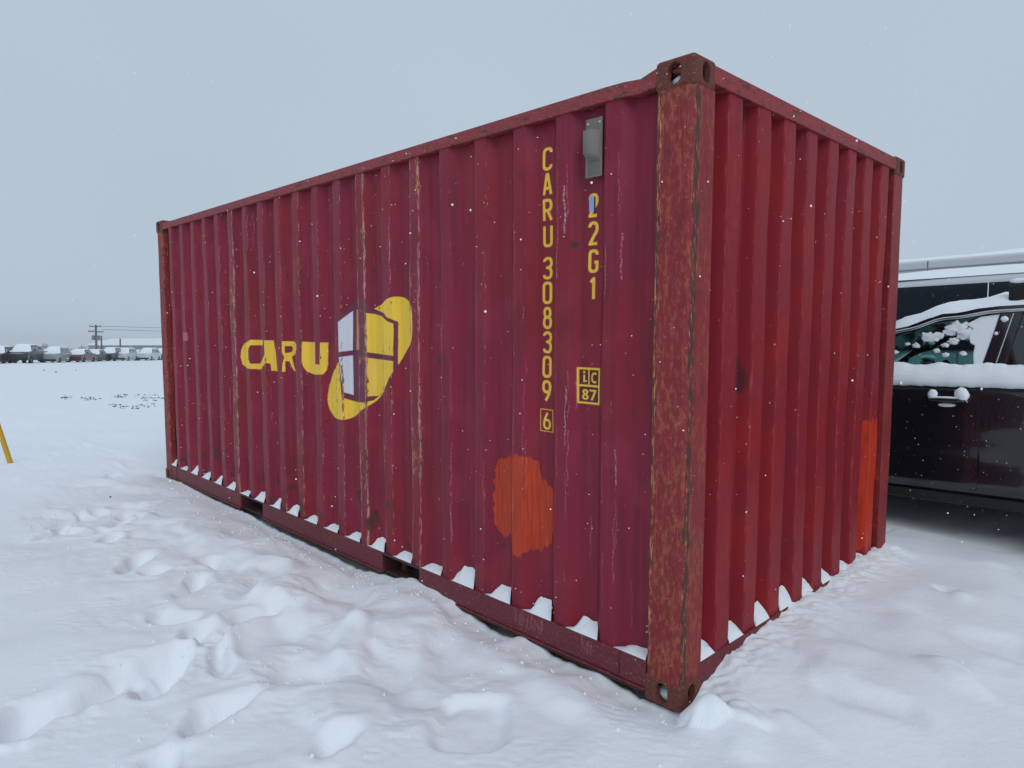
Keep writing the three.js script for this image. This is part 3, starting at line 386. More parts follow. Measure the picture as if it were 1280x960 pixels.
// rails
const railUV = (g, s) => { const p = g.attributes.position, uv = new Float32Array(p.count * 2); for (let i = 0; i < p.count; i++) { uv[2 * i] = ((s ? -p.getZ(i) : p.getX(i)) + 5.88) / 5.7; uv[2 * i + 1] = (p.getY(i) - 0.03) / 0.16; } g.setAttribute('uv', new THREE.BufferAttribute(uv, 2)); return g; };
const POCKETS = [[-2.135, -1.755], [-4.235, -3.82]];
{
  const cuts = [[-1.755, -0.172], [-3.82, -2.135], [-5.886, -4.235]];
  const pieces = []; for (const [a, b] of cuts) pieces.push(box(a, b, 0.046, 0.163, -0.03, -0.007, 0.004), box(a, b, 0.146, 0.1645, -0.09, -0.031), box(a, b, 0.036, 0.0455, -0.09, 0.002, 0.003));
  part('bottom_side_rail', railUV(join(pieces)), railMat, box20);
  for (const x of [-0.31, -5.74]) part('weld_seam', box(x - 0.003, x + 0.003, 0.048, 0.162, -0.0075, -0.004, 0.001), darkSteel, box20);
  for (const [a, b] of cuts) { const l = part('rail_lip', box(a + 0.01, b - 0.01, 0.022, 0.0355, -0.075, -0.002, 0.003), lipMat, box20); l.userData.label = 'grey worn lower lip of the bottom rail'; }
  for (const [a, b] of POCKETS) {
    const f = part('fork_pocket', join([box(a, b, 0.150, 0.1635, -CW + 0.02, -0.008), box(a - 0.006, a, 0.03, 0.149, -CW + 0.02, -0.031), box(b, b + 0.006, 0.03, 0.149, -CW + 0.02, -0.031)]), darkSteel, box20); f.userData.label = 'dark fork lift pocket through the base';
    part('pocket_strap', box(a + 0.002, b - 0.002, 0.034, 0.044, -0.12, -0.03), lipMat, f);
  }
  part('bottom_side_rail', railUV(box(-5.886, -0.172, 0.046, 0.163, -CW + 0.007, -CW + 0.06)), railMat, box20);
  part('bottom_end_rail', railUV(join([box(-0.05, -0.008, 0.03, 0.163, -2.28, -0.158, 0.004), box(-0.11, -0.05, 0.148, 0.163, -2.28, -0.158)]), true), std({ map: railMat.map, color: 0xffc8c8, roughness: 0.6 }), box20);
  part('bottom_end_rail', box(-CL + 0.008, -CL + 0.1, 0.04, 0.163, -2.28, -0.158), plainRed, box20);
  for (let i = 0; i < 14; i++) part('cross_member', box(-0.5 - i * 0.39, -0.45 - i * 0.39, 0.05, 0.12, -2.34, -0.1), darkSteel, box20);
  // top rails: the long one sags a little and sweeps up to the casting
  const SAG = [[-6, 0.022], [-0.36, 0.022], [-0.27, 0.012], [-0.21, 0.012], [-0.17, 0.022]];
  const sag = (x) => lerpTable(SAG, x);
  const rows = []; for (let i = 0; i <= 70; i++) { const x = mix(-5.885, -0.17, i / 70), o = sag(x), fat = 0.014 * sst(-0.235, -0.175, x); rows.push([[0.057 + fat, -0.007], [0.060 + fat, -0.011], [0.06 + fat, -0.068], [0, -0.068], [0, -0.010], [0.004, -0.006]].map(([y, z]) => { const p = V(x, 2.478 + o + y, z); p.u = (x + 5.88) / 5.7; p.v = (y + 0.02 - z) / 0.16; return p; })); }
  part('top_side_rail', (() => { const g = plain(capped(rows)); return g; })(), topMat, box20);
  part('top_side_rail', box(-5.885, -0.17, 2.478, 2.568, -CW + 0.007, -CW + 0.068, 0.004), plainRed, box20);
  part('top_end_rail', railUV(box(-0.07, -0.006, 2.508, 2.578, -2.28, -0.158, 0.004).translate(0, 0, 0), true), std({ map: topMat.map, color: 0xffd6d6, roughness: 0.6 }), box20);
  part('top_end_rail', box(-CL + 0.006, -CL + 0.07, 2.478, 2.56, -2.28, -0.158, 0.004), plainRed, box20);
  // doors on the far end
  for (const s of [0, 1]) { const a = s ? -2.27 : -1.215, d = part('door', box(-CL + 0.04, -CL + 0.08, 0.17, 2.475, a, a + 1.05, 0.005), plainRed, box20); for (const q of [0.3, 0.75]) part('lock_rod', rod(V(-CL + 0.02, 0.12, a + q), V(-CL + 0.02, 2.5, a + q), 0.017), castMat, d); }
}
// little ventilator high on the side
{
  const g = std({ color: 0x77726c, roughness: 0.6 }), v = part('ventilator', box(-0.545, -0.455, 2.205, 2.452, -0.0185, -0.0125, 0.002), g, box20); v.position.z = -0.012; v.userData.label = 'small grey ventilator plate on the red side';
  const rows = []; for (const [y, k] of [[2.405, 0], [2.395, 1], [2.30, 1], [2.285, 0.55], [2.272, 0]]) rows.push([[-0.535, 0], [-0.525, 0.042], [-0.485, 0.042], [-0.465, 0]].map(([x, z]) => V(x, y, -0.013 + z * k)));
  const sh = part('hood', sheet(rows), g, v); sh.geometry.computeVertexNormals();
  part('mesh_screen', box(-0.53, -0.468, 2.215, 2.27, -0.0124, -0.0105), std({ map: texture(64, 64, (u, q) => (Math.sin(u * 50) * Math.sin(q * 50) > 0.1 ? [52, 50, 48] : [140, 136, 130])), roughness: 0.8 }), v);
  for (const x of [-0.53, -0.468]) part('rivet', new THREE.SphereGeometry(0.007, 10, 8).translate(x, 2.43, -0.012), std({ color: 0xb5b2ae, roughness: 0.5, metalness: 0.3 }), v);
}
// snow caught on the ledges between the corrugations
function heap(c, half, back, web, y, h, lean, place, seed, steep = 0.7) {
  const nA = 22, nB = 7, rows = [];
  for (let j = 0; j <= nB; j++) { const t = j / nB, r = []; for (let i = 0; i <= nA; i++) { const a = (i / nA) * 2 - 1, depthHere = back * clamp((half - Math.abs(a) * half) / web + 0.12); const prof = Math.pow(Math.max(0, 1 - Math.min(1, Math.abs(a + lean * 0.22)) ** 2.2), 0.75) * (0.9 + 0.22 * n2(i * 0.12 + seed, j * 0.2) + 0.02 * n2(i * 0.5 + seed, j)); const up = Math.pow(t, steep), cap = Math.min(prof, 0.72 + 0.1 * n2(i * 0.09 + seed, 4)); r.push(place(c + a * half * 0.97, y + 0.001 + (j ? h * cap * up * (0.75 + 0.25 * t) * 1.15 : 0), t * depthHere)); } rows.push(r); }
  return sheet(rows);
}
for (let k = -1; k < 20; k++) { const c = OUT0 - 0.14 - k * PITCHX; const s = part('snow_heap', heap(c, 0.098, 0.05, 0.046, 0.1645, rr(0.06, 0.09) * (k < 6 ? 1.15 : 1) * (rnd() < 0.2 ? rr(0.25, 0.6) : 1) * (k === 5 || k === 8 || k === 9 ? 0.55 : 1) * (k < 0 ? 0.8 : 1), rr(-1.9, -0.3), (x, y, d) => V(k < 0 ? Math.min(x, -0.176) : x, y, -0.009 - d), k * 3.1), snowCap, box20); s.userData.label = 'snow caught on the ledge between corrugations'; }
[0.075, 0.08, 0.085, 0.125, 0.085, 0.075, 0.05, 0.04].forEach((h, k) => { const c = -0.477 - (k - 1) * 0.2545; const s = part('snow_heap', heap(c, 0.07, 0.05, 0.03, 0.163, h * rr(0.85, 1.05), rr(-0.4, 0.4), (z, y, d) => V(-0.010 - d, y, z), k * 5.3 + 90, 0.4), snowCap, box20); s.userData.label = 'snow caught on the ledge of the red end wall'; });

// ---------------------------------------------------------------- black SUV beside the container (nose towards -x, near side +z)
const blackPaint = phy({ color: 0x0a1019, roughness: 0.2, clearcoat: 0.8, clearcoatRoughness: 0.05 }), blackTrim = std({ color: 0x0c0d0f, roughness: 0.6 }), rubber = std({ color: 0x0d0d0e, roughness: 0.9 }), chrome = std({ color: 0xc9cdd0, roughness: 0.22, metalness: 1 }), seatMat = std({ color: 0x17181a, roughness: 0.85 });
const tinted = phy({ color: new THREE.Color().setRGB(0.42, 0.66, 0.64), roughness: 0.03, transmission: 1, thickness: 0 }), privacy = phy({ color: 0x0a0d10, roughness: 0.06, clearcoat: 1, clearcoatRoughness: 0.03 });
const rimMat = std({ color: 0x9a9da0, roughness: 0.35, metalness: 0.8 });
function wheel(parent, x, z, r, w, out) {
  const t = part('wheel', new THREE.LatheGeometry([[0.55, -0.5], [0.9, -0.5], [0.985, -0.4], [1, -0.2], [1, 0.2], [0.985, 0.4], [0.9, 0.5], [0.55, 0.5]].map(([a, b]) => new THREE.Vector2(a * r, b * w)), 28).rotateX(Math.PI / 2), rubber, parent); t.position.set(x, r * 0.97, z);
  const sp = [new THREE.CylinderGeometry(r * 0.58, r * 0.58, w * 0.3, 24, 1).rotateX(Math.PI / 2).translate(0, 0, out * w * 0.14)]; for (let i = 0; i < 5; i++) sp.push(box(-0.03, 0.03, 0, r * 0.56, -0.01, 0.01, 0.006).translate(0, 0, out * w * 0.33).rotateZ(i * 1.2566));
  part('rim', join(sp), rimMat, t); return t;
}
const blob = (x, y, z, a, b, c, k = 0.25, d = 2) => { const g = mergeVertices(new THREE.IcosahedronGeometry(1, d).deleteAttribute('normal').deleteAttribute('uv')), p = g.attributes.position; for (let i = 0; i < p.count; i++) { const q = V(p.getX(i), p.getY(i), p.getZ(i)), s = 1 + k * n3(q.x * 1.3 + x * 9, q.y * 1.3 + y * 7, q.z * 1.3 + z * 5); p.setXYZ(i, q.x * s * a + x, q.y * s * b + y, q.z * s * c + z); } g.computeVertexNormals(); g.setAttribute('uv', new THREE.Float32BufferAttribute(new Float32Array(p.count * 2), 2)); return g; };
{
  const suv = thing('parked_suv', 'black sport utility vehicle with snow on its roof and door ledge beside the red container', 'car');
  suv.position.set(0.30, fall(0.3, -3.4) + 0.02, -4.28);
  const SZ = [[0.28, 0.86], [0.33, 0.935], [0.40, 0.955], [0.47, 0.962], [0.53, 0.945], [0.60, 0.943], [0.72, 0.962], [0.88, 0.982], [1.0, 0.977], [1.08, 0.962], [1.14, 0.935]];
  const sideZ = (y) => lerpTable(SZ, y), taper = (x) => 1 - 0.28 * Math.pow(clamp((-1.55 - x) / 0.75), 2.2) - 0.12 * Math.pow(clamp((x - 2.0) / 0.65), 2);
  const topY = (x) => lerpTable([[-2.3, 0.86], [-2.2, 0.98], [-1.9, 1.06], [-1.3, 1.12], [-1.0, 1.14], [2.4, 1.16], [2.65, 1.05]], x);
  const ring = (x) => { const k = taper(x), T = topY(x), s = T / 1.14, r = []; for (const [y, z] of SZ) r.push(V(x, Math.max(0.28, y * s), z * k)); r.push(V(x, T + 0.012, 0.8 * k), V(x, T + 0.03, 0.4 * k), V(x, T + 0.036, 0)); const m = r.slice(0, -1).reverse().map((p) => V(p.x, p.y, -p.z)); return [...r, ...m]; };
  part('body', capped([-2.32, -2.26, -2.15, -1.95, -1.7, -1.4, -1.1, -0.7, -0.3, 0, 0.4, 0.9, 1.4, 1.9, 2.2, 2.45, 2.6, 2.66].map(ring)), blackPaint, suv);
  const wt = (x) => lerpTable([[-1.25, 1.14], [-0.85, 1.37], [-0.57, 1.506], [-0.26, 1.60], [0.08, 1.645], [0.6, 1.665], [1.5, 1.65], [2.2, 1.60]], x);
  const face = (y) => 0.945 - 0.27 * (y - 1.13);
  const lean = (g, off) => { const p = g.attributes.position; for (let i = 0; i < p.count; i++) p.setZ(i, face(p.getY(i)) + off + p.getZ(i)); g.computeVertexNormals(); return g; };
  const flip = (g) => { const q = plain(g); return mirrored(q, 1, 1, -1); };
  const arcTop = (a, b, d, n = 10) => Array.from({ length: n + 1 }, (_, i) => { const x = mix(a, b, i / n); return new THREE.Vector2(x, wt(x) + d); });
  const w1 = [new THREE.Vector2(-1.03, 1.165), new THREE.Vector2(-0.03, 1.165), ...arcTop(0.075, -0.98, -0.004)], w2 = [new THREE.Vector2(0.1, 1.165), new THREE.Vector2(0.95, 1.165), ...arcTop(1.0, 0.2, -0.004)], w3 = [new THREE.Vector2(1.1, 1.18), new THREE.Vector2(1.9, 1.22), ...arcTop(1.85, 1.14, -0.03)];
  const frame = new THREE.Shape([new THREE.Vector2(-1.32, 1.11), new THREE.Vector2(2.42, 1.11), new THREE.Vector2(2.28, 1.6), ...arcTop(2.2, -1.22, 0.05, 24)]); for (const w of [w1, w2, w3]) frame.holes.push(new THREE.Path(w));
  const fg = lean(new THREE.ExtrudeGeometry(frame, { depth: 0.05, bevelEnabled: false, curveSegments: 4 }), -0.05); part('window_frame', fg, blackPaint, suv); part('window_frame', flip(fg), blackPaint, suv);
  [w1, w2, w3].forEach((w, i) => { const g = lean(new THREE.ExtrudeGeometry(new THREE.Shape(w), { depth: 0.001, bevelEnabled: false }), -0.022); for (const q of [g, flip(g)]) part('side_window', i ? q : lean(new THREE.ShapeGeometry(new THREE.Shape(w)), -0.022).scale(1, 1, q === g ? 1 : -1), i ? privacy : tinted, suv); });
  const trim = (a, b, d, r, off) => tube(Array.from({ length: 22 }, (_, i) => { const x = mix(a, b, i / 21), y = wt(x) + d; return V(x, y, face(y) + off); }), r, 60, 8);
  const tr = part('window_trim', trim(-1.05, 2.1, 0.014, 0.013, 0.004), chrome, suv); tr.userData.label = 'bright strip along the top of the side windows';
  part('pillar_seam', rod(V(0.045, 1.15, face(1.15) + 0.002), V(0.15, 1.64, face(1.64) + 0.002), 0.004), chrome, suv);
  const roofRow = (x, e, lift, wide) => { const y = wt(x) + 0.05, z = face(y) - 0.01; const r = []; for (let i = 0; i <= 16; i++) { const a = (i / 16) * 2 - 1; r.push(V(x, y + 0.055 * (1 - a * a) + lift * Math.pow(1 - Math.abs(a) ** 6, 0.5) + e, z * a * wide)); } return r; };
  const xsR = []; for (let i = 0; i <= 26; i++) xsR.push(mix(-0.62, 2.24, i / 26));
  part('roof', sheet(xsR.map((x) => roofRow(x, 0, 0, 1))), blackPaint, suv);
  const sn = [-0.78, ...xsR].map((x) => roofRow(x, 0.003, 0.075 + 0.014 * n2(x * 2.5, 3), 0.985)); sn.forEach((r, j) => r.forEach((p, i) => { p.y += 0.008 * n2(p.x * 6, p.z * 6); if (j === 0) p.y -= 0.05; })); part('roof_snow', sheet(sn), snowCap, suv).userData.label = 'thick snow lying on the black roof';
  const ws = [[-1.32, 1.15, 0.86], [-0.95, 1.39, 0.82], [-0.6, 1.575, 0.78]]; part('windshield', sheet(ws.map(([x, y, z]) => [-1, -0.6, 0, 0.6, 1].map((a) => V(x, y + 0.05 * (1 - a * a), z * a)))), tinted, suv);
  part('windshield_snow', sheet(ws.slice(0, 3).map(([x, y, z], i) => [-0.95, -0.6, 0, 0.6, 0.95].map((a) => V(x - 0.01, y + 0.05 * (1 - a * a) + 0.04 + (i ? 0 : 0.02), z * a * 0.97)))), snowCap, suv);
  part('hood_snow', sheet([-2.15, -1.95, -1.7, -1.4, -1.25].map((x) => { const r = []; for (let i = 0; i <= 12; i++) { const a = (i / 12) * 2 - 1; r.push(V(x, topY(x) + 0.02 + 0.06 * Math.pow(1 - Math.abs(a) ** 6, 0.5), a * 0.84 * taper(x))); } return r; })), snowCap, suv);
  part('rear_window', sheet([[2.24, 1.64, 0.78], [2.5, 1.2, 0.86]].map(([x, y, z]) => [-1, 0, 1].map((a) => V(x + 0.03 * (1 - a * a), y, z * a)))), privacy, suv);
  // doors
  const door = (x0, x1) => { const st = []; for (let i = 0; i <= 8; i++) { const x = mix(x0, x1, i / 8), o = [], n = []; for (let k = 0; k <= 18; k++) { const y = mix(0.40, 1.125, k / 18); o.push(V(x, y, sideZ(y) + 0.007)); n.unshift(V(x, y, sideZ(y) - 0.01)); } st.push([...o, ...n]); } return capped(st); };
  const handle = (d, x) => {
    const h = part('door_handle', tube([V(x - 0.115, 1.022, 0.985), V(x - 0.1, 1.027, 1.012), V(x, 1.03, 1.02), V(x + 0.1, 1.027, 1.012), V(x + 0.115, 1.022, 0.985)], 0.014, 20, 8), blackPaint, d);
    part('handle_cup', blob(x, 1.012, 0.975, 0.085, 0.034, 0.016, 0), blackTrim, d);
    const s = join([blob(x - 0.092, 1.062, 1.0, 0.032, 0.04, 0.026, 0.15), blob(x + 0.088, 1.066, 1.0, 0.046, 0.052, 0.03, 0.15), blob(x, 1.045, 1.012, 0.1, 0.009, 0.013, 0.1), blob(x - 0.005, 0.992, 0.99, 0.055, 0.014, 0.012, 0.1)]); part('handle_snow', s, snowCap, h);
  };
  const d1 = part('door', door(-1.02, -0.004), blackPaint, suv), d2 = part('door', door(0.004, 1.05), blackPaint, suv); handle(d1, -0.19); handle(d2, 0.86);
  part('door', flip(door(-1.02, -0.004)), blackPaint, suv); part('door', flip(door(0.004, 1.05)), blackPaint, suv);
  part('rocker_trim', box(-1.1, 1.1, 0.285, 0.355, 0.93, 0.972, 0.012), blackTrim, suv); part('rocker_trim', box(-1.1, 1.1, 0.285, 0.355, -0.972, -0.93, 0.012), blackTrim, suv);
  // snow along the belt line, against the glass
  const ledge = []; for (let i = 0; i <= 320; i++) { const x = mix(-1.18, 2.2, i / 320), a = 0.014 * n2(x * 3, 1) + 0.004 * n2(x * 11, 2) + 0.002 * n2(x * 37, 7), b = 0.006 * n2(x * 3, 9), low = 0.003 * n2(x * 14, 5) + 0.002 * n2(x * 60, 5), e = sst(-1.18, -1.05, x) * sst(2.2, 2.1, x); ledge.push([[1.122 + low, 0.955], [1.128 + low, 0.99 + b], [1.165, 1.0 + b], [1.215, 0.975 + b], [1.262 + a * 0.7, 0.938 + b], [1.285 + a, 0.905], [1.28 + a, 0.885], [1.2, 0.9], [1.13, 0.93]].map(([y, z]) => V(x, 1.13 + (y - 1.13) * (0.3 + 0.7 * e), 0.92 + (z - 0.92) * e))); }
  part('ledge_snow', capped(ledge), snowCap, suv).userData.label = 'band of snow lying along the window ledge';
  const gz = (x, y) => face(y) - 0.016, blobs = []; for (const [x, y, s] of [[-0.36, 1.475, 0.05], [-0.3, 1.49, 0.035], [-0.22, 1.53, 0.05], [-0.17, 1.54, 0.065], [-0.12, 1.50, 0.06], [-0.2, 1.45, 0.03], [-0.3, 1.38, 0.02], [-0.13, 1.36, 0.022], [-0.44, 1.42, 0.025], [-0.5, 1.43, 0.016], [-0.58, 1.37, 0.02], [-0.24, 1.35, 0.02], [-0.06, 1.44, 0.02], [-0.25, 1.42, 0.02], [-0.63, 1.3, 0.015]]) blobs.push(blob(x, y, gz(x, y), s * 1.0, s * 0.7, 0.007, 0.6, 3));
  const sh = new THREE.Shape([[0.06, 1.63], [-0.04, 1.615], [-0.12, 1.57], [-0.075, 1.54], [-0.1, 1.49], [-0.085, 1.44], [-0.055, 1.42], [-0.06, 1.36], [-0.05, 1.27], [-0.02, 1.26], [0.0, 1.34], [0.03, 1.47]].map(([x, y]) => new THREE.Vector2(x, y))); blobs.push(lean(new THREE.ExtrudeGeometry(sh, { depth: 0.006, bevelEnabled: true, bevelSize: 0.008, bevelThickness: 0.006, bevelSegments: 2 }), -0.016));
  blobs.push(blob(0.1, 1.6, face(1.6) + 0.004, 0.022, 0.02, 0.012), blob(0.06, 1.50, face(1.5) + 0.004, 0.012, 0.012, 0.008));
  part('window_snow', join(blobs), snowCap, suv).userData.label = 'clumps of snow stuck to the front side window';
  // roof rack foot, bar and aerial
  for (const s of [1, -1]) { const g = join([box(0.10, 0.24, 1.70, 1.845, 0.70 * s - 0.025, 0.70 * s + 0.025, 0.015), box(1.7, 1.84, 1.70, 1.84, 0.70 * s - 0.025, 0.70 * s + 0.025, 0.015), tube([V(0.1, 1.835, 0.7 * s), V(0.9, 1.855, 0.7 * s), V(1.84, 1.835, 0.7 * s)], 0.022)]); const r = part('roof_rail', g, blackTrim, suv); part('rail_snow', join([tube([V(0.16, 1.87, 0.7 * s), V(0.9, 1.888, 0.7 * s), V(1.8, 1.868, 0.7 * s)], 0.02), blob(0.15, 1.87, 0.7 * s, 0.05, 0.02, 0.022)]), snowCap, r); }
  part('aerial', rod(V(-0.17, 1.72, 0), V(-0.168, 1.94, 0), 0.004, 0.003), snowCap, suv);
  for (const [x, z] of [[-1.42, 1], [1.5, 1], [-1.42, -1], [1.5, -1]]) { part('wheel_arch', new THREE.CylinderGeometry(0.45, 0.45, 0.03, 32).rotateX(Math.PI / 2).translate(x, 0.40, z * 0.965), blackTrim, suv); wheel(suv, x, z * 0.885, 0.37, 0.24, z); }
  for (const s of [1, -1]) { part('headlight', blob(-2.16, 0.86, 0.6 * s, 0.07, 0.07, 0.16, 0), phy({ color: 0xdfe4e8, roughness: 0.1, clearcoat: 1 }), suv); part('tail_light', blob(2.58, 1.0, 0.78 * s, 0.06, 0.14, 0.08, 0), phy({ color: 0x6a0c10, roughness: 0.15, clearcoat: 1 }), suv); const mr = part('mirror', blob(-0.86, 1.24, 1.04 * s, 0.07, 0.075, 0.11, 0), blackPaint, suv); part('mirror_snow', blob(-0.86, 1.315, 1.04 * s, 0.065, 0.03, 0.1, 0.1), snowCap, mr); }
  part('grille', box(-2.335, -2.29, 0.55, 0.82, -0.5, 0.5, 0.02), blackTrim, suv);
  // cabin
  for (const z of [0.42, -0.42]) { const s = part('seat', join([box(-0.45, 0.1, 0.62, 0.80, z - 0.25, z + 0.25, 0.06), box(0.0, 0.18, 0.72, 1.33, z - 0.25, z + 0.25, 0.06)]), seatMat, suv); part('head_rest', box(0.06, 0.16, 1.34, 1.53, z - 0.13, z + 0.13, 0.04), seatMat, s); }
  part('rear_seat', join([box(0.75, 1.3, 0.62, 0.8, -0.68, 0.68, 0.06), box(1.2, 1.36, 0.72, 1.32, -0.68, 0.68, 0.06)]), seatMat, suv);
  part('dashboard', box(-1.3, -0.72, 0.8, 1.17, -0.78, 0.78, 0.08), seatMat, suv); part('steering_wheel', new THREE.TorusGeometry(0.185, 0.016, 8, 28).rotateY(Math.PI / 2).rotateZ(-0.4).translate(-0.62, 1.12, -0.4), seatMat, suv);
}

// ---------------------------------------------------------------- white passenger van and white box truck behind it
const whitePaint = phy({ color: 0xc9ced2, roughness: 0.35, clearcoat: 0.6, clearcoatRoughness: 0.1 });
const ringBox = (x, w, y0, y1, r, tumble = 0) => { const o = []; for (let q = 0; q < 4; q++) for (let i = 0; i <= 4; i++) { const a = (q + i / 4) * Math.PI / 2, cx = (q === 0 || q === 3) ? w - r : -w + r, cy = q < 2 ? y1 - r : y0 + r, y = cy + Math.sin(a) * r; o.push(V(x, y, (cx + Math.cos(a) * r) * (1 - tumble * clamp((y - 1.1) / 1.1)))); } return o; };
const snowSlab = (x0, x1, w, y, h, seed) => { const rows = []; for (let i = 0; i <= 40; i++) { const t = i / 40, x = mix(x0, x1, t), e = Math.pow(1 - Math.abs(t * 2 - 1) ** 14, 0.5); const r = []; for (let j = 0; j <= 14; j++) { const a = (j / 14) * 2 - 1; r.push(V(x, y + (h + 0.02 * n2(x * 0.8 + seed, a)) * e * Math.pow(1 - Math.abs(a) ** 8, 0.5), a * w)); } rows.push(r); } return sheet(rows); };
{
  const van = thing('passenger_van', 'white passenger van with dark window band and snowy roof parked behind the black vehicle', 'van');
  van.position.set(-0.6, fall(-0.6, -7.3) + 0.02, -7.3);
  part('body', capped([[-2.75, 0.86, 0.5, 0.95], [-2.68, 0.93, 0.4, 1.12], [-2.2, 0.99, 0.35, 1.28], [-1.9, 1, 0.35, 1.42], [-1.3, 1, 0.35, 1.98], [-1.05, 1, 0.35, 2.07], [0, 1, 0.35, 2.10], [2.5, 1, 0.35, 2.10], [2.78, 0.99, 0.35, 2.06], [2.85, 0.95, 0.4, 1.95]].map(([x, w, a, b]) => ringBox(x, w, a, b, 0.11, 0.06))), whitePaint, van);
  const vanGlass = phy({ color: 0x232c35, roughness: 0.12 });
  const winX = [[-0.98, 0.9], [0.98, 2.65]];
  for (const s of [1, -1]) { for (const [a, b] of winX) { const w = part('side_window', (() => { const g = box(a, b, 1.28, 1.975, -0.006, 0.006, 0.004), p = g.attributes.position; for (let i = 0; i < p.count; i++) p.setZ(i, s * (1.0 * (1 - 0.06 * clamp((p.getY(i) - 1.1) / 1.1)) + 0.003) + p.getZ(i)); return g; })(), vanGlass, van); part('window_seal', (() => { const g = join([box(a - 0.035, b + 0.035, 1.975, 1.995, -0.004, 0.004), box(a - 0.038, a - 0.002, 1.26, 1.975, -0.004, 0.004), box(b + 0.002, b + 0.038, 1.26, 1.975, -0.004, 0.004)]), p = g.attributes.position; for (let i = 0; i < p.count; i++) p.setZ(i, s * (1.0 * (1 - 0.06 * clamp((p.getY(i) - 1.1) / 1.1)) + 0.003) + p.getZ(i)); return g; })(), vanGlass, w); } part('door_seam', box(0.055, 0.063, 0.45, 1.26, s * 1.0 - 0.002, s * 1.0 + 0.002), blackTrim, van); part('bumper_trim', box(-2.4, 2.7, 0.5, 0.6, s * 1.0 - 0.006, s * 1.0 + 0.008, 0.004), blackTrim, van); }
  part('windshield', sheet([[-1.93, 1.44, 0.86], [-1.32, 1.99, 0.8]].map(([x, y, z]) => [-1, -0.5, 0, 0.5, 1].map((a) => V(x - 0.02 - 0.04 * (1 - a * a), y + 0.012, z * a)))), privacy, van);
  part('roof_snow', snowSlab(-1.2, 2.8, 0.92, 2.08, 0.12, 4), snowCap, van); part('hood_snow', snowSlab(-2.65, -1.95, 0.85, 1.2, 0.1, 7), snowCap, van);
  for (const [x, z] of [[-1.85, 1], [1.75, 1], [-1.85, -1], [1.75, -1]]) wheel(van, x, z * 0.92, 0.37, 0.23, z);
  for (const s of [1, -1]) part('headlight', box(-2.72, -2.64, 0.78, 0.98, s * 0.66 - 0.14, s * 0.66 + 0.14, 0.03), phy({ color: 0xd8dde0, roughness: 0.12 }), van);
  const tk = thing('box_truck', 'tall white box truck with snow on top rising behind the van', 'truck');
  tk.position.set(-1.4, fall(-1.4, -10.5) + 0.02, -10.55);
  const bodyP = part('cargo_box', capped([[-1.9, 1.2, 0.85, 2.62], [4.1, 1.2, 0.85, 2.62]].map(([x, w, a, b]) => ringBox(x, w, a, b, 0.05))), whitePaint, tk);
  part('drip_rail', box(-1.9, 4.1, 2.475, 2.495, 1.2, 1.215, 0.004), std({ color: 0x9aa1a6, roughness: 0.6 }), bodyP);
  for (const x of [-0.27, 1.0, 2.5]) part('panel_seam', box(x - 0.006, x + 0.006, 0.88, 2.60, 1.198, 1.204), std({ color: 0x4a5258, roughness: 0.7 }), bodyP);
  part('cab', capped([[-3.8, 0.95, 0.55, 1.2], [-3.7, 1.02, 0.5, 1.35], [-3.3, 1.05, 0.5, 1.5], [-2.9, 1.05, 0.5, 2.0], [-2.5, 1.05, 0.5, 2.15], [-1.95, 1.05, 0.5, 2.15]].map(([x, w, a, b]) => ringBox(x, w, a, b, 0.1))), whitePaint, tk);
  part('chassis', box(-3.4, 3.9, 0.5, 0.78, -0.5, 0.5), blackTrim, tk); part('roof_snow', snowSlab(-1.9, 4.1, 1.17, 2.6, 0.1, 12), snowCap, tk);
  part('roof_vent', join([rod(V(-1.0, 2.62, 0.9), V(-1.0, 2.86, 0.9), 0.025), box(-1.1, -0.9, 2.68, 2.7, 0.88, 0.92, 0.005)]), snowCap, tk);
  for (const s of [1, -1]) part('cab_window', box(-2.7, -2.05, 1.45, 2.0, s * 1.05 - 0.006, s * 1.05 + 0.006, 0.004), privacy, tk);
  for (const [x, z] of [[-3.0, 1], [2.4, 1], [-3.0, -1], [2.4, -1]]) wheel(tk, x, z * 0.95, 0.42, 0.25, z);
}

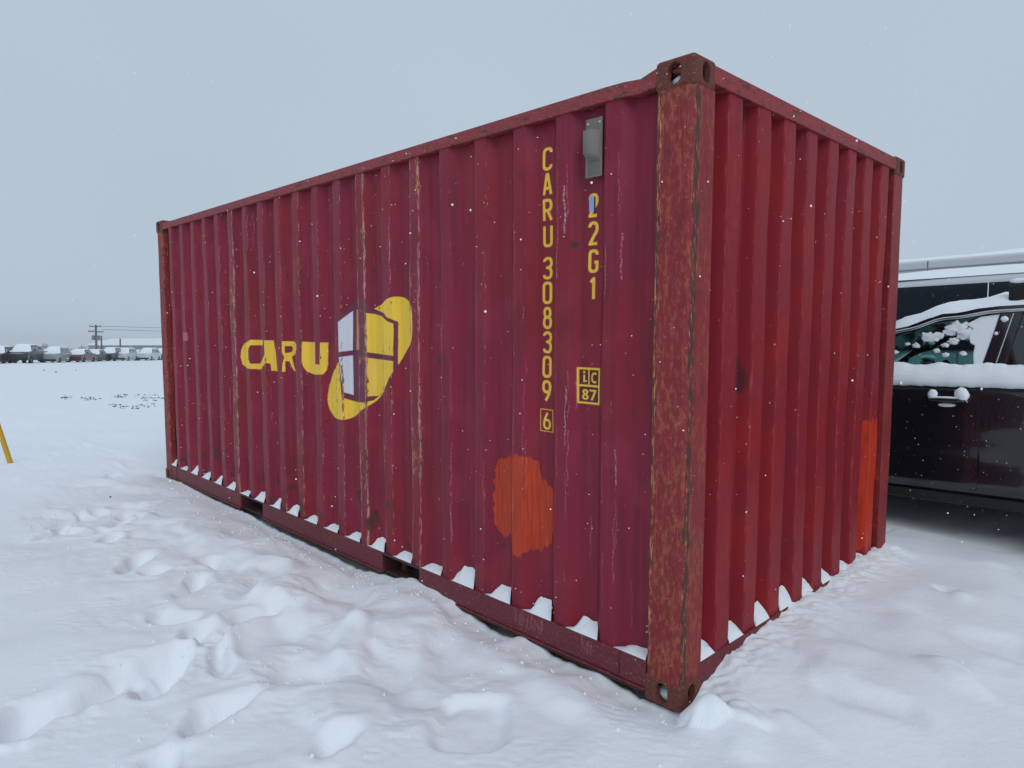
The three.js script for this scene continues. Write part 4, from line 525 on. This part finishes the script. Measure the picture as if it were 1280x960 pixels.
// ---------------------------------------------------------------- row of parked vehicles across the yard (nose +x)
function lotCar(kind, hex, label) {
  const pick = kind === 'pickup', suv = kind === 'suv', g = thing(pick ? 'parked_pickup' : 'parked_car', label, pick ? 'pickup' : 'car', 'vehicles parked in a row across the yard');
  const paint = phy({ color: hex, roughness: 0.4, clearcoat: 0.5 }), W = pick ? 1.0 : 0.92, hoodY = pick ? 1.25 : suv ? 1.08 : 0.95, roofY = pick ? 1.92 : suv ? 1.72 : 1.46, belt = hoodY + 0.04, gl = pick ? 0.36 : 0.2;
  const nose = 2.35, cowl = pick ? 1.15 : 1.0, roofF = cowl - 0.55, roofB = pick ? -0.95 : suv ? -2.0 : -1.0, tail = pick ? -3.1 : -2.3, rearBelt = pick ? -1.15 : suv ? -2.2 : -1.75;
  const narrow = (y) => 1 - 0.24 * clamp((y - belt) / (roofY - belt)), taper = (q) => { const p = q.attributes.position; for (let i = 0; i < p.count; i++) p.setZ(i, p.getZ(i) * narrow(p.getY(i))); q.computeVertexNormals(); return q; };
  const bd = (pts, w, bev = 0.06) => new THREE.ExtrudeGeometry(new THREE.Shape(pts.map(([x, y]) => new THREE.Vector2(x, y))), { depth: 2 * w - 2 * bev, bevelEnabled: true, bevelSize: bev, bevelThickness: bev, bevelSegments: 2 }).translate(0, 0, -w + bev);
  part('body', bd([[nose - 0.06, gl + 0.06], [nose, hoodY - 0.3], [nose - 0.12, hoodY - 0.08], [cowl, hoodY], [rearBelt, belt], [tail + 0.06, belt - 0.04], [tail, gl + 0.2], [tail + 0.1, gl + 0.06]], W), paint, g);
  part('cabin', bd([[cowl - 0.02, belt - 0.02], [roofF, roofY - 0.04], [roofB, roofY - 0.04], [rearBelt, belt - 0.02]], W - 0.1, 0.05), paint, g); taper(g.children[1].geometry);
  for (const s of [1, -1]) { part('side_window', taper(new THREE.ExtrudeGeometry(new THREE.Shape([[cowl - 0.22, belt + 0.06], [roofF - 0.04, roofY - 0.14], [roofB + 0.1, roofY - 0.14], [rearBelt + 0.15, belt + 0.06]].map(([x, y]) => new THREE.Vector2(x, y))), { depth: 0.01, bevelEnabled: false }).translate(0, 0, s * (W - 0.1) - 0.005 + s * 0.006)), privacy, g); part('headlight', box(nose - 0.1, nose - 0.01, hoodY - 0.34, hoodY - 0.2, s * (W - 0.24) - 0.15, s * (W - 0.24) + 0.15, 0.02), std({ color: 0xc8ced2, roughness: 0.2 }), g); part('mirror', box(cowl - 0.45, cowl - 0.3, belt + 0.06, belt + 0.24, s * (W + 0.08) - 0.08, s * (W + 0.08) + 0.08, 0.03), paint, g); for (const x of [1.45, tail + (pick ? 1.05 : 0.85)]) wheel(g, x, s * (W - 0.08), pick ? 0.4 : 0.33, 0.22, s); }
  part('grille', box(nose - 0.05, nose + 0.015, hoodY - 0.42, hoodY - 0.17, -W + 0.42, W - 0.42, 0.02), pick ? chrome : blackTrim, g); part('bumper', box(nose - 0.1, nose + 0.06, gl + 0.04, gl + 0.26, -W + 0.04, W - 0.04, 0.05), blackTrim, g);
  const cover = (pts, w, t) => sheet(pts.map(([x, y], i) => { const r = []; for (let j = 0; j <= 8; j++) { const a = (j / 8) * 2 - 1; r.push(V(x, y + t * Math.pow(1 - Math.abs(a) ** 6, 0.5) * (i === 0 ? 0.2 : 1) + 0.015 * n2(x * 2 + tail, a * 2), a * w * (x > cowl - 0.1 ? 1.04 : narrow(y) * 0.97))); } return r; }));
  part('snow_cover', cover([[nose - 0.05, hoodY - 0.1], [nose - 0.2, hoodY - 0.02], [cowl + 0.05, hoodY + 0.06], [roofF + 0.03, roofY + 0.02], [roofF - 0.3, roofY + 0.04], [roofB + 0.1, roofY + 0.04], [roofB - 0.08, roofY - 0.03]], W - 0.1, 0.1), snowCap, g);
  if (pick) part('bed_snow', cover([[rearBelt - 0.1, belt], [-2, belt], [tail + 0.1, belt]], W - 0.06, 0.06), snowCap, g);
  return g;
}
const row = [[0, 66, 'suv', 0x3a1218, 'dark maroon car at the open end of the far row'], [33, 68, 'pickup', 0x1b1e24, 'dark pickup with bright grille and snowy hood in the far row'], [70, 72, 'suv', 0x8b949a, 'silver grey utility vehicle under snow in the far row'], [101, 76, 'sedan', 0x561a26, 'maroon sedan with snowy hood in the far row'], [120, 82, 'sedan', 0x15181d, 'black sedan under snow in the far row'], [140, 86, 'suv', 0x202a3c, 'dark blue utility vehicle under snow in the far row'], [157, 88, 'suv', 0xb9c2c6, 'pale grey utility vehicle standing before the utility poles'], [171, 96, 'sedan', 0x6e1820, 'bright red sedan under snow in the far row'], [186, 92, 'suv', 0xc4cacd, 'white utility vehicle under snow before the metal building'], [204, 98, 'suv', 0x1a1d22, 'black utility vehicle at the container end of the far row']];
for (const [u, dep, kind, hex, label] of row) {
  const c = lotCar(kind, hex, label), p = atDepth(u, dep); c.position.copy(p); c.position.y -= 0.06;
  const to = V(EYE.x - p.x, 0, EYE.z - p.z).normalize(), left = V(to.z, 0, -to.x).multiplyScalar(-1), hd = to.clone().multiplyScalar(Math.cos(0.34)).addScaledVector(left, Math.sin(0.34));
  c.scale.setScalar(0.93); c.rotation.y = Math.atan2(-hd.z, hd.x);
}
// utility poles, wires
const poleMat = std({ color: 0x55504c, roughness: 0.9 }), galv = std({ color: 0x6c7074, roughness: 0.6 });
function utilityPole(u, dep, topV, r, arms, cans, label) {
  const g = thing('utility_pole', label, 'pole'), p = atDepth(u, dep); g.position.copy(p); const H = skyY(topV, dep) - p.y; g.rotation.y = YAW;
  part('pole', rod(V(0, -0.5, 0), V(0, H, 0), r * 1.25, r), poleMat, g);
  for (const [dy, half, off] of arms) { const a = part('crossarm', box(off - half, off + half, H - dy - 0.11, H - dy + 0.11, 0.1, 0.3), poleMat, g); for (const k of [-0.9, 0, 0.9]) part('insulator', new THREE.CylinderGeometry(0.06, 0.08, 0.26, 8).translate(off + half * k, H - dy + 0.24, 0.2), galv, a); }
  for (const [dy, x] of cans) part('transformer', new THREE.CylinderGeometry(0.42, 0.42, 1.1, 14).translate(x, H - dy, 0.1), galv, g);
  return { g, H, p };
}
const up1 = utilityPole(121, 170, 407.5, 0.22, [[0.35, 1.45, 0], [1.6, 0.7, -1.0], [1.7, 0.8, 1.1]], [[3.1, -0.55], [3.1, 0.6]], 'tall utility pole with crossarms and two transformers behind the far row');
utilityPole(127.6, 175, 421, 0.17, [], [], 'shorter bare pole beside the utility pole'); utilityPole(151, 190, 424.5, 0.19, [], [], 'bare pole standing in front of the metal building');
for (const [k, a, b] of [[1.3, 410.5, 412], [1.6, 414.6, 416]]) { const dep = 170, A = up1.p.clone().addScaledVector(RIGHT, k); A.y = skyY(a - 1.5, dep); const B = up1.p.clone().addScaledVector(RIGHT, 42).addScaledVector(FWD, 6); B.y = skyY(b - 4, dep + 6); const m = A.clone().lerp(B, 0.5); m.y -= 0.55; const w = part('power_line', tube([A, m, B], 0.045, 40, 5), std({ color: 0x4c5258, roughness: 0.8 }), scene); w.name = numbered('power_line'); w.userData = { label: k < 1.5 ? 'upper power line running from the crossarm' : 'lower power line running from the utility pole', category: 'wire', group: 'power lines' }; }
// metal building
{
  const b = thing('metal_building', 'long pale metal building with snow covered roof behind the far row', 'building'), dep = 205, p = atDepth(172, dep); b.position.copy(p); b.rotation.y = YAW - 0.42;
  const eave = skyY(433.2, dep) - p.y, ridge = skyY(425.5, dep) - p.y, L = 16, D = 8;
  const gable = new THREE.Shape([[-D, -0.5], [D, -0.5], [D, eave], [0, ridge], [-D, eave]].map(([x, y]) => new THREE.Vector2(x, y)));
  part('wall', new THREE.ExtrudeGeometry(gable, { depth: 2 * L, bevelEnabled: false }).rotateY(Math.PI / 2).translate(-L + 6, 0, 0), std({ color: 0x8b9794, roughness: 0.8 }), b);
  for (const s of [1, -1]) { const r = part('roof', sheet([[-L - 0.5 + 6, 0], [L + 0.5 + 6, 0]].map(([x]) => [V(x, ridge + 0.35, 0), V(x, ridge + 0.32, s * 0.3), V(x, eave + 0.22, s * (D + 0.3)), V(x, eave - 0.02, s * (D + 0.5)), V(x, eave - 0.06, s * D), V(x, ridge + 0.02, 0)])), snowCap, b); }
  for (const x of [-4, 4, 12]) part('door', box(x - 1.6, x + 1.6, -0.2, 2.2, D - 0.05, D + 0.06), std({ color: 0x7f8a90, roughness: 0.7 }), b);
}
// bare trees along the horizon
const barkMat = std({ color: 0x4d463f, roughness: 0.95 });
function bareTree(u, dep, topV, label) {
  const p = atDepth(u, dep), H = Math.max(2.5, skyY(topV, dep) - p.y), t = thing('bare_tree', label, 'tree', 'bare trees along the horizon'); t.position.copy(p);
  part('trunk', rod(V(0, -0.3, 0), V(rr(-0.2, 0.2), H * 0.45, 0), H * 0.03, H * 0.018, 6), barkMat, t);
  const tw = [], grow = (a, d, L, r, lv) => { const e = a.clone().addScaledVector(d, L); tw.push(rod(a, e, r, r * 0.55, 4)); if (lv) for (let i = 0; i < 3 + (lv > 1); i++) grow(a.clone().lerp(e, rr(0.5, 1)), d.clone().add(V(rr(-0.9, 0.9), rr(-0.2, 0.6), rr(-0.9, 0.9))).normalize(), L * rr(0.5, 0.75), r * 0.6, lv - 1); };
  for (let i = 0; i < 5; i++) grow(V(0, H * rr(0.22, 0.45), 0), V(rr(-0.9, 0.9), rr(0.5, 1), rr(-0.9, 0.9)).normalize(), H * 0.28, H * 0.014, 3);
  part('crown', join(tw), barkMat, t);
}
[[-6, 250, 432], [4, 240, 434], [14, 230, 431.5], [23, 250, 432], [34, 260, 435], [48, 210, 429.5], [54, 205, 428.5], [61, 215, 430.5], [68, 235, 433.5], [77, 255, 435], [86, 260, 433.5], [96, 250, 434.5], [103, 270, 431], [112, 260, 435], [119, 280, 434.5], [133, 270, 433.5], [139, 255, 431.5]].forEach(([u, d, v]) => bareTree(u, d, v, u > 44 && u < 64 ? 'taller hazy bare tree rising behind the silver grey utility vehicle' : 'low hazy bare tree on the horizon beyond the far row'));
// ---------------------------------------------------------------- yellow stake and bare soil
{
  const s = thing('marker_stake', 'slanted yellow marker stake standing in the snow', 'stake'), p = onSnow(22, 580); s.position.copy(p); s.position.y -= 0.05;
  const lf = RIGHT.clone().multiplyScalar(-1), d = V(0, 1, 0).addScaledVector(lf, 0.33).normalize(), y = std({ color: new THREE.Color(0xc79a1e), roughness: 0.55 });
  part('tube', rod(V(0, -0.2, 0), d.clone().multiplyScalar(2.1), 0.026, 0.026, 16), y, s); part('cap', new THREE.SphereGeometry(0.026, 14, 10).translate(d.x * 2.1, d.y * 2.1, d.z * 2.1), y, s);
}
{
  const g = new THREE.IcosahedronGeometry(1, 1), im = new THREE.InstancedMesh(g, std({ color: 0x5d544c, roughness: 1 }), 260), o = new THREE.Object3D(); let k = 0;
  const lines = [[78, 497, 92, 497], [100, 499, 130, 497], [142, 494, 158, 496], [156, 494, 205, 496], [140, 507, 160, 508], [165, 509, 205, 504], [180, 500, 205, 498]];
  while (k < 230) { const L = lines[Math.floor(rnd() * lines.length)], t = rnd(), q = onSnow(mix(L[0], L[2], t) + rr(-4, 4), mix(L[1], L[3], t) + rr(-2.2, 2.2)); if (fbm(q.x * 0.9, q.z * 1.8, 2) < -0.1) { if (rnd() < 0.8) continue; } const s = rr(0.008, 0.026); o.position.set(q.x, snowTop(q.x, q.z) + 0.005, q.z); o.rotation.set(rnd() * 6, rnd() * 6, rnd() * 6); o.scale.set(s * rr(0.8, 1.8), s * 0.45, s); o.rotation.x *= 0.05; o.rotation.z *= 0.05; o.updateMatrix(); im.setMatrixAt(k++, o.matrix); }
  for (const [u, v] of [[55, 463], [70, 465], [95, 463], [138, 620]]) { const q = onSnow(u, v); o.position.set(q.x, snowTop(q.x, q.z) + 0.004, q.z); o.scale.setScalar(v > 500 ? 0.009 : 0.05); o.updateMatrix(); im.setMatrixAt(k++, o.matrix); }
  im.count = k; im.name = 'soil_clods'; im.castShadow = im.receiveShadow = true; im.userData = { kind: 'stuff', label: 'dark frozen soil clods showing through the snow', category: 'soil' }; scene.add(im);
}
{ // crumbs of broken crust in the trodden strip
  const N = 1500, im = new THREE.InstancedMesh(blob(0, 0, 0, 1, 0.8, 0.9, 0.5, 1), snowMat, N), o = new THREE.Object3D(); let k = 0;
  while (k < N) { const t = rnd(), q = rnd(); let x, z; if (q < 0.55) { const f = feats[Math.floor(rnd() * 70)]; x = f.x + rr(-1, 1) * f.R; z = f.z + rr(-1, 1) * f.R; } else { x = rr(-5.5, 0.2); z = Math.abs(rr(0.03, 0.5)) * rnd() + 0.04; } if (x < 0.03 && z < 0.03) continue; const s = 0.002 + 0.008 * Math.pow(rnd(), 5); o.position.set(x, snowTop(x, z) + s * 0.2, z); o.rotation.set(rnd() * 6, rnd() * 6, rnd() * 6); o.scale.setScalar(s); o.updateMatrix(); im.setMatrixAt(k++, o.matrix); }
  im.name = 'snow_crumbs'; im.castShadow = im.receiveShadow = true; im.userData = { kind: 'stuff', label: 'small crumbs of broken snow crust around the footprints', category: 'snow' }; scene.add(im);
}
// ---------------------------------------------------------------- snow in the air
{
  const N = 42000, im = new THREE.InstancedMesh(new THREE.IcosahedronGeometry(1, 1), std({ color: 0xf4f7fa, roughness: 0.9 }), N), o = new THREE.Object3D(); let k = 0;
  while (k < N) {
    const p = V(rr(-9, 6), rr(0.1, 5), rr(-8, 6)); if (p.distanceTo(EYE) < 0.9) continue;
    if (p.x < 0.03 && p.x > -6.1 && p.z < 0.02 && p.z > -2.5 && p.y < 2.9) continue; if (p.z < -3.2 && p.y < 3.2) continue; if (p.y < fall(p.x, p.z) + 0.16) continue;
    const s = 0.0008 + 0.0016 * Math.pow(rnd(), 4); o.position.copy(p); o.rotation.set(rnd() * 6, rnd() * 6, rnd() * 6); o.scale.set(s, s * rr(0.8, 1.7), s * rr(0.6, 1)); o.updateMatrix(); im.setMatrixAt(k++, o.matrix);
  }
  im.name = 'falling_snow'; im.castShadow = im.receiveShadow = true; im.userData = { kind: 'stuff', label: 'snowflakes drifting down through the air around the container', category: 'snow' }; scene.add(im);
}
renderer.render(scene, camera);
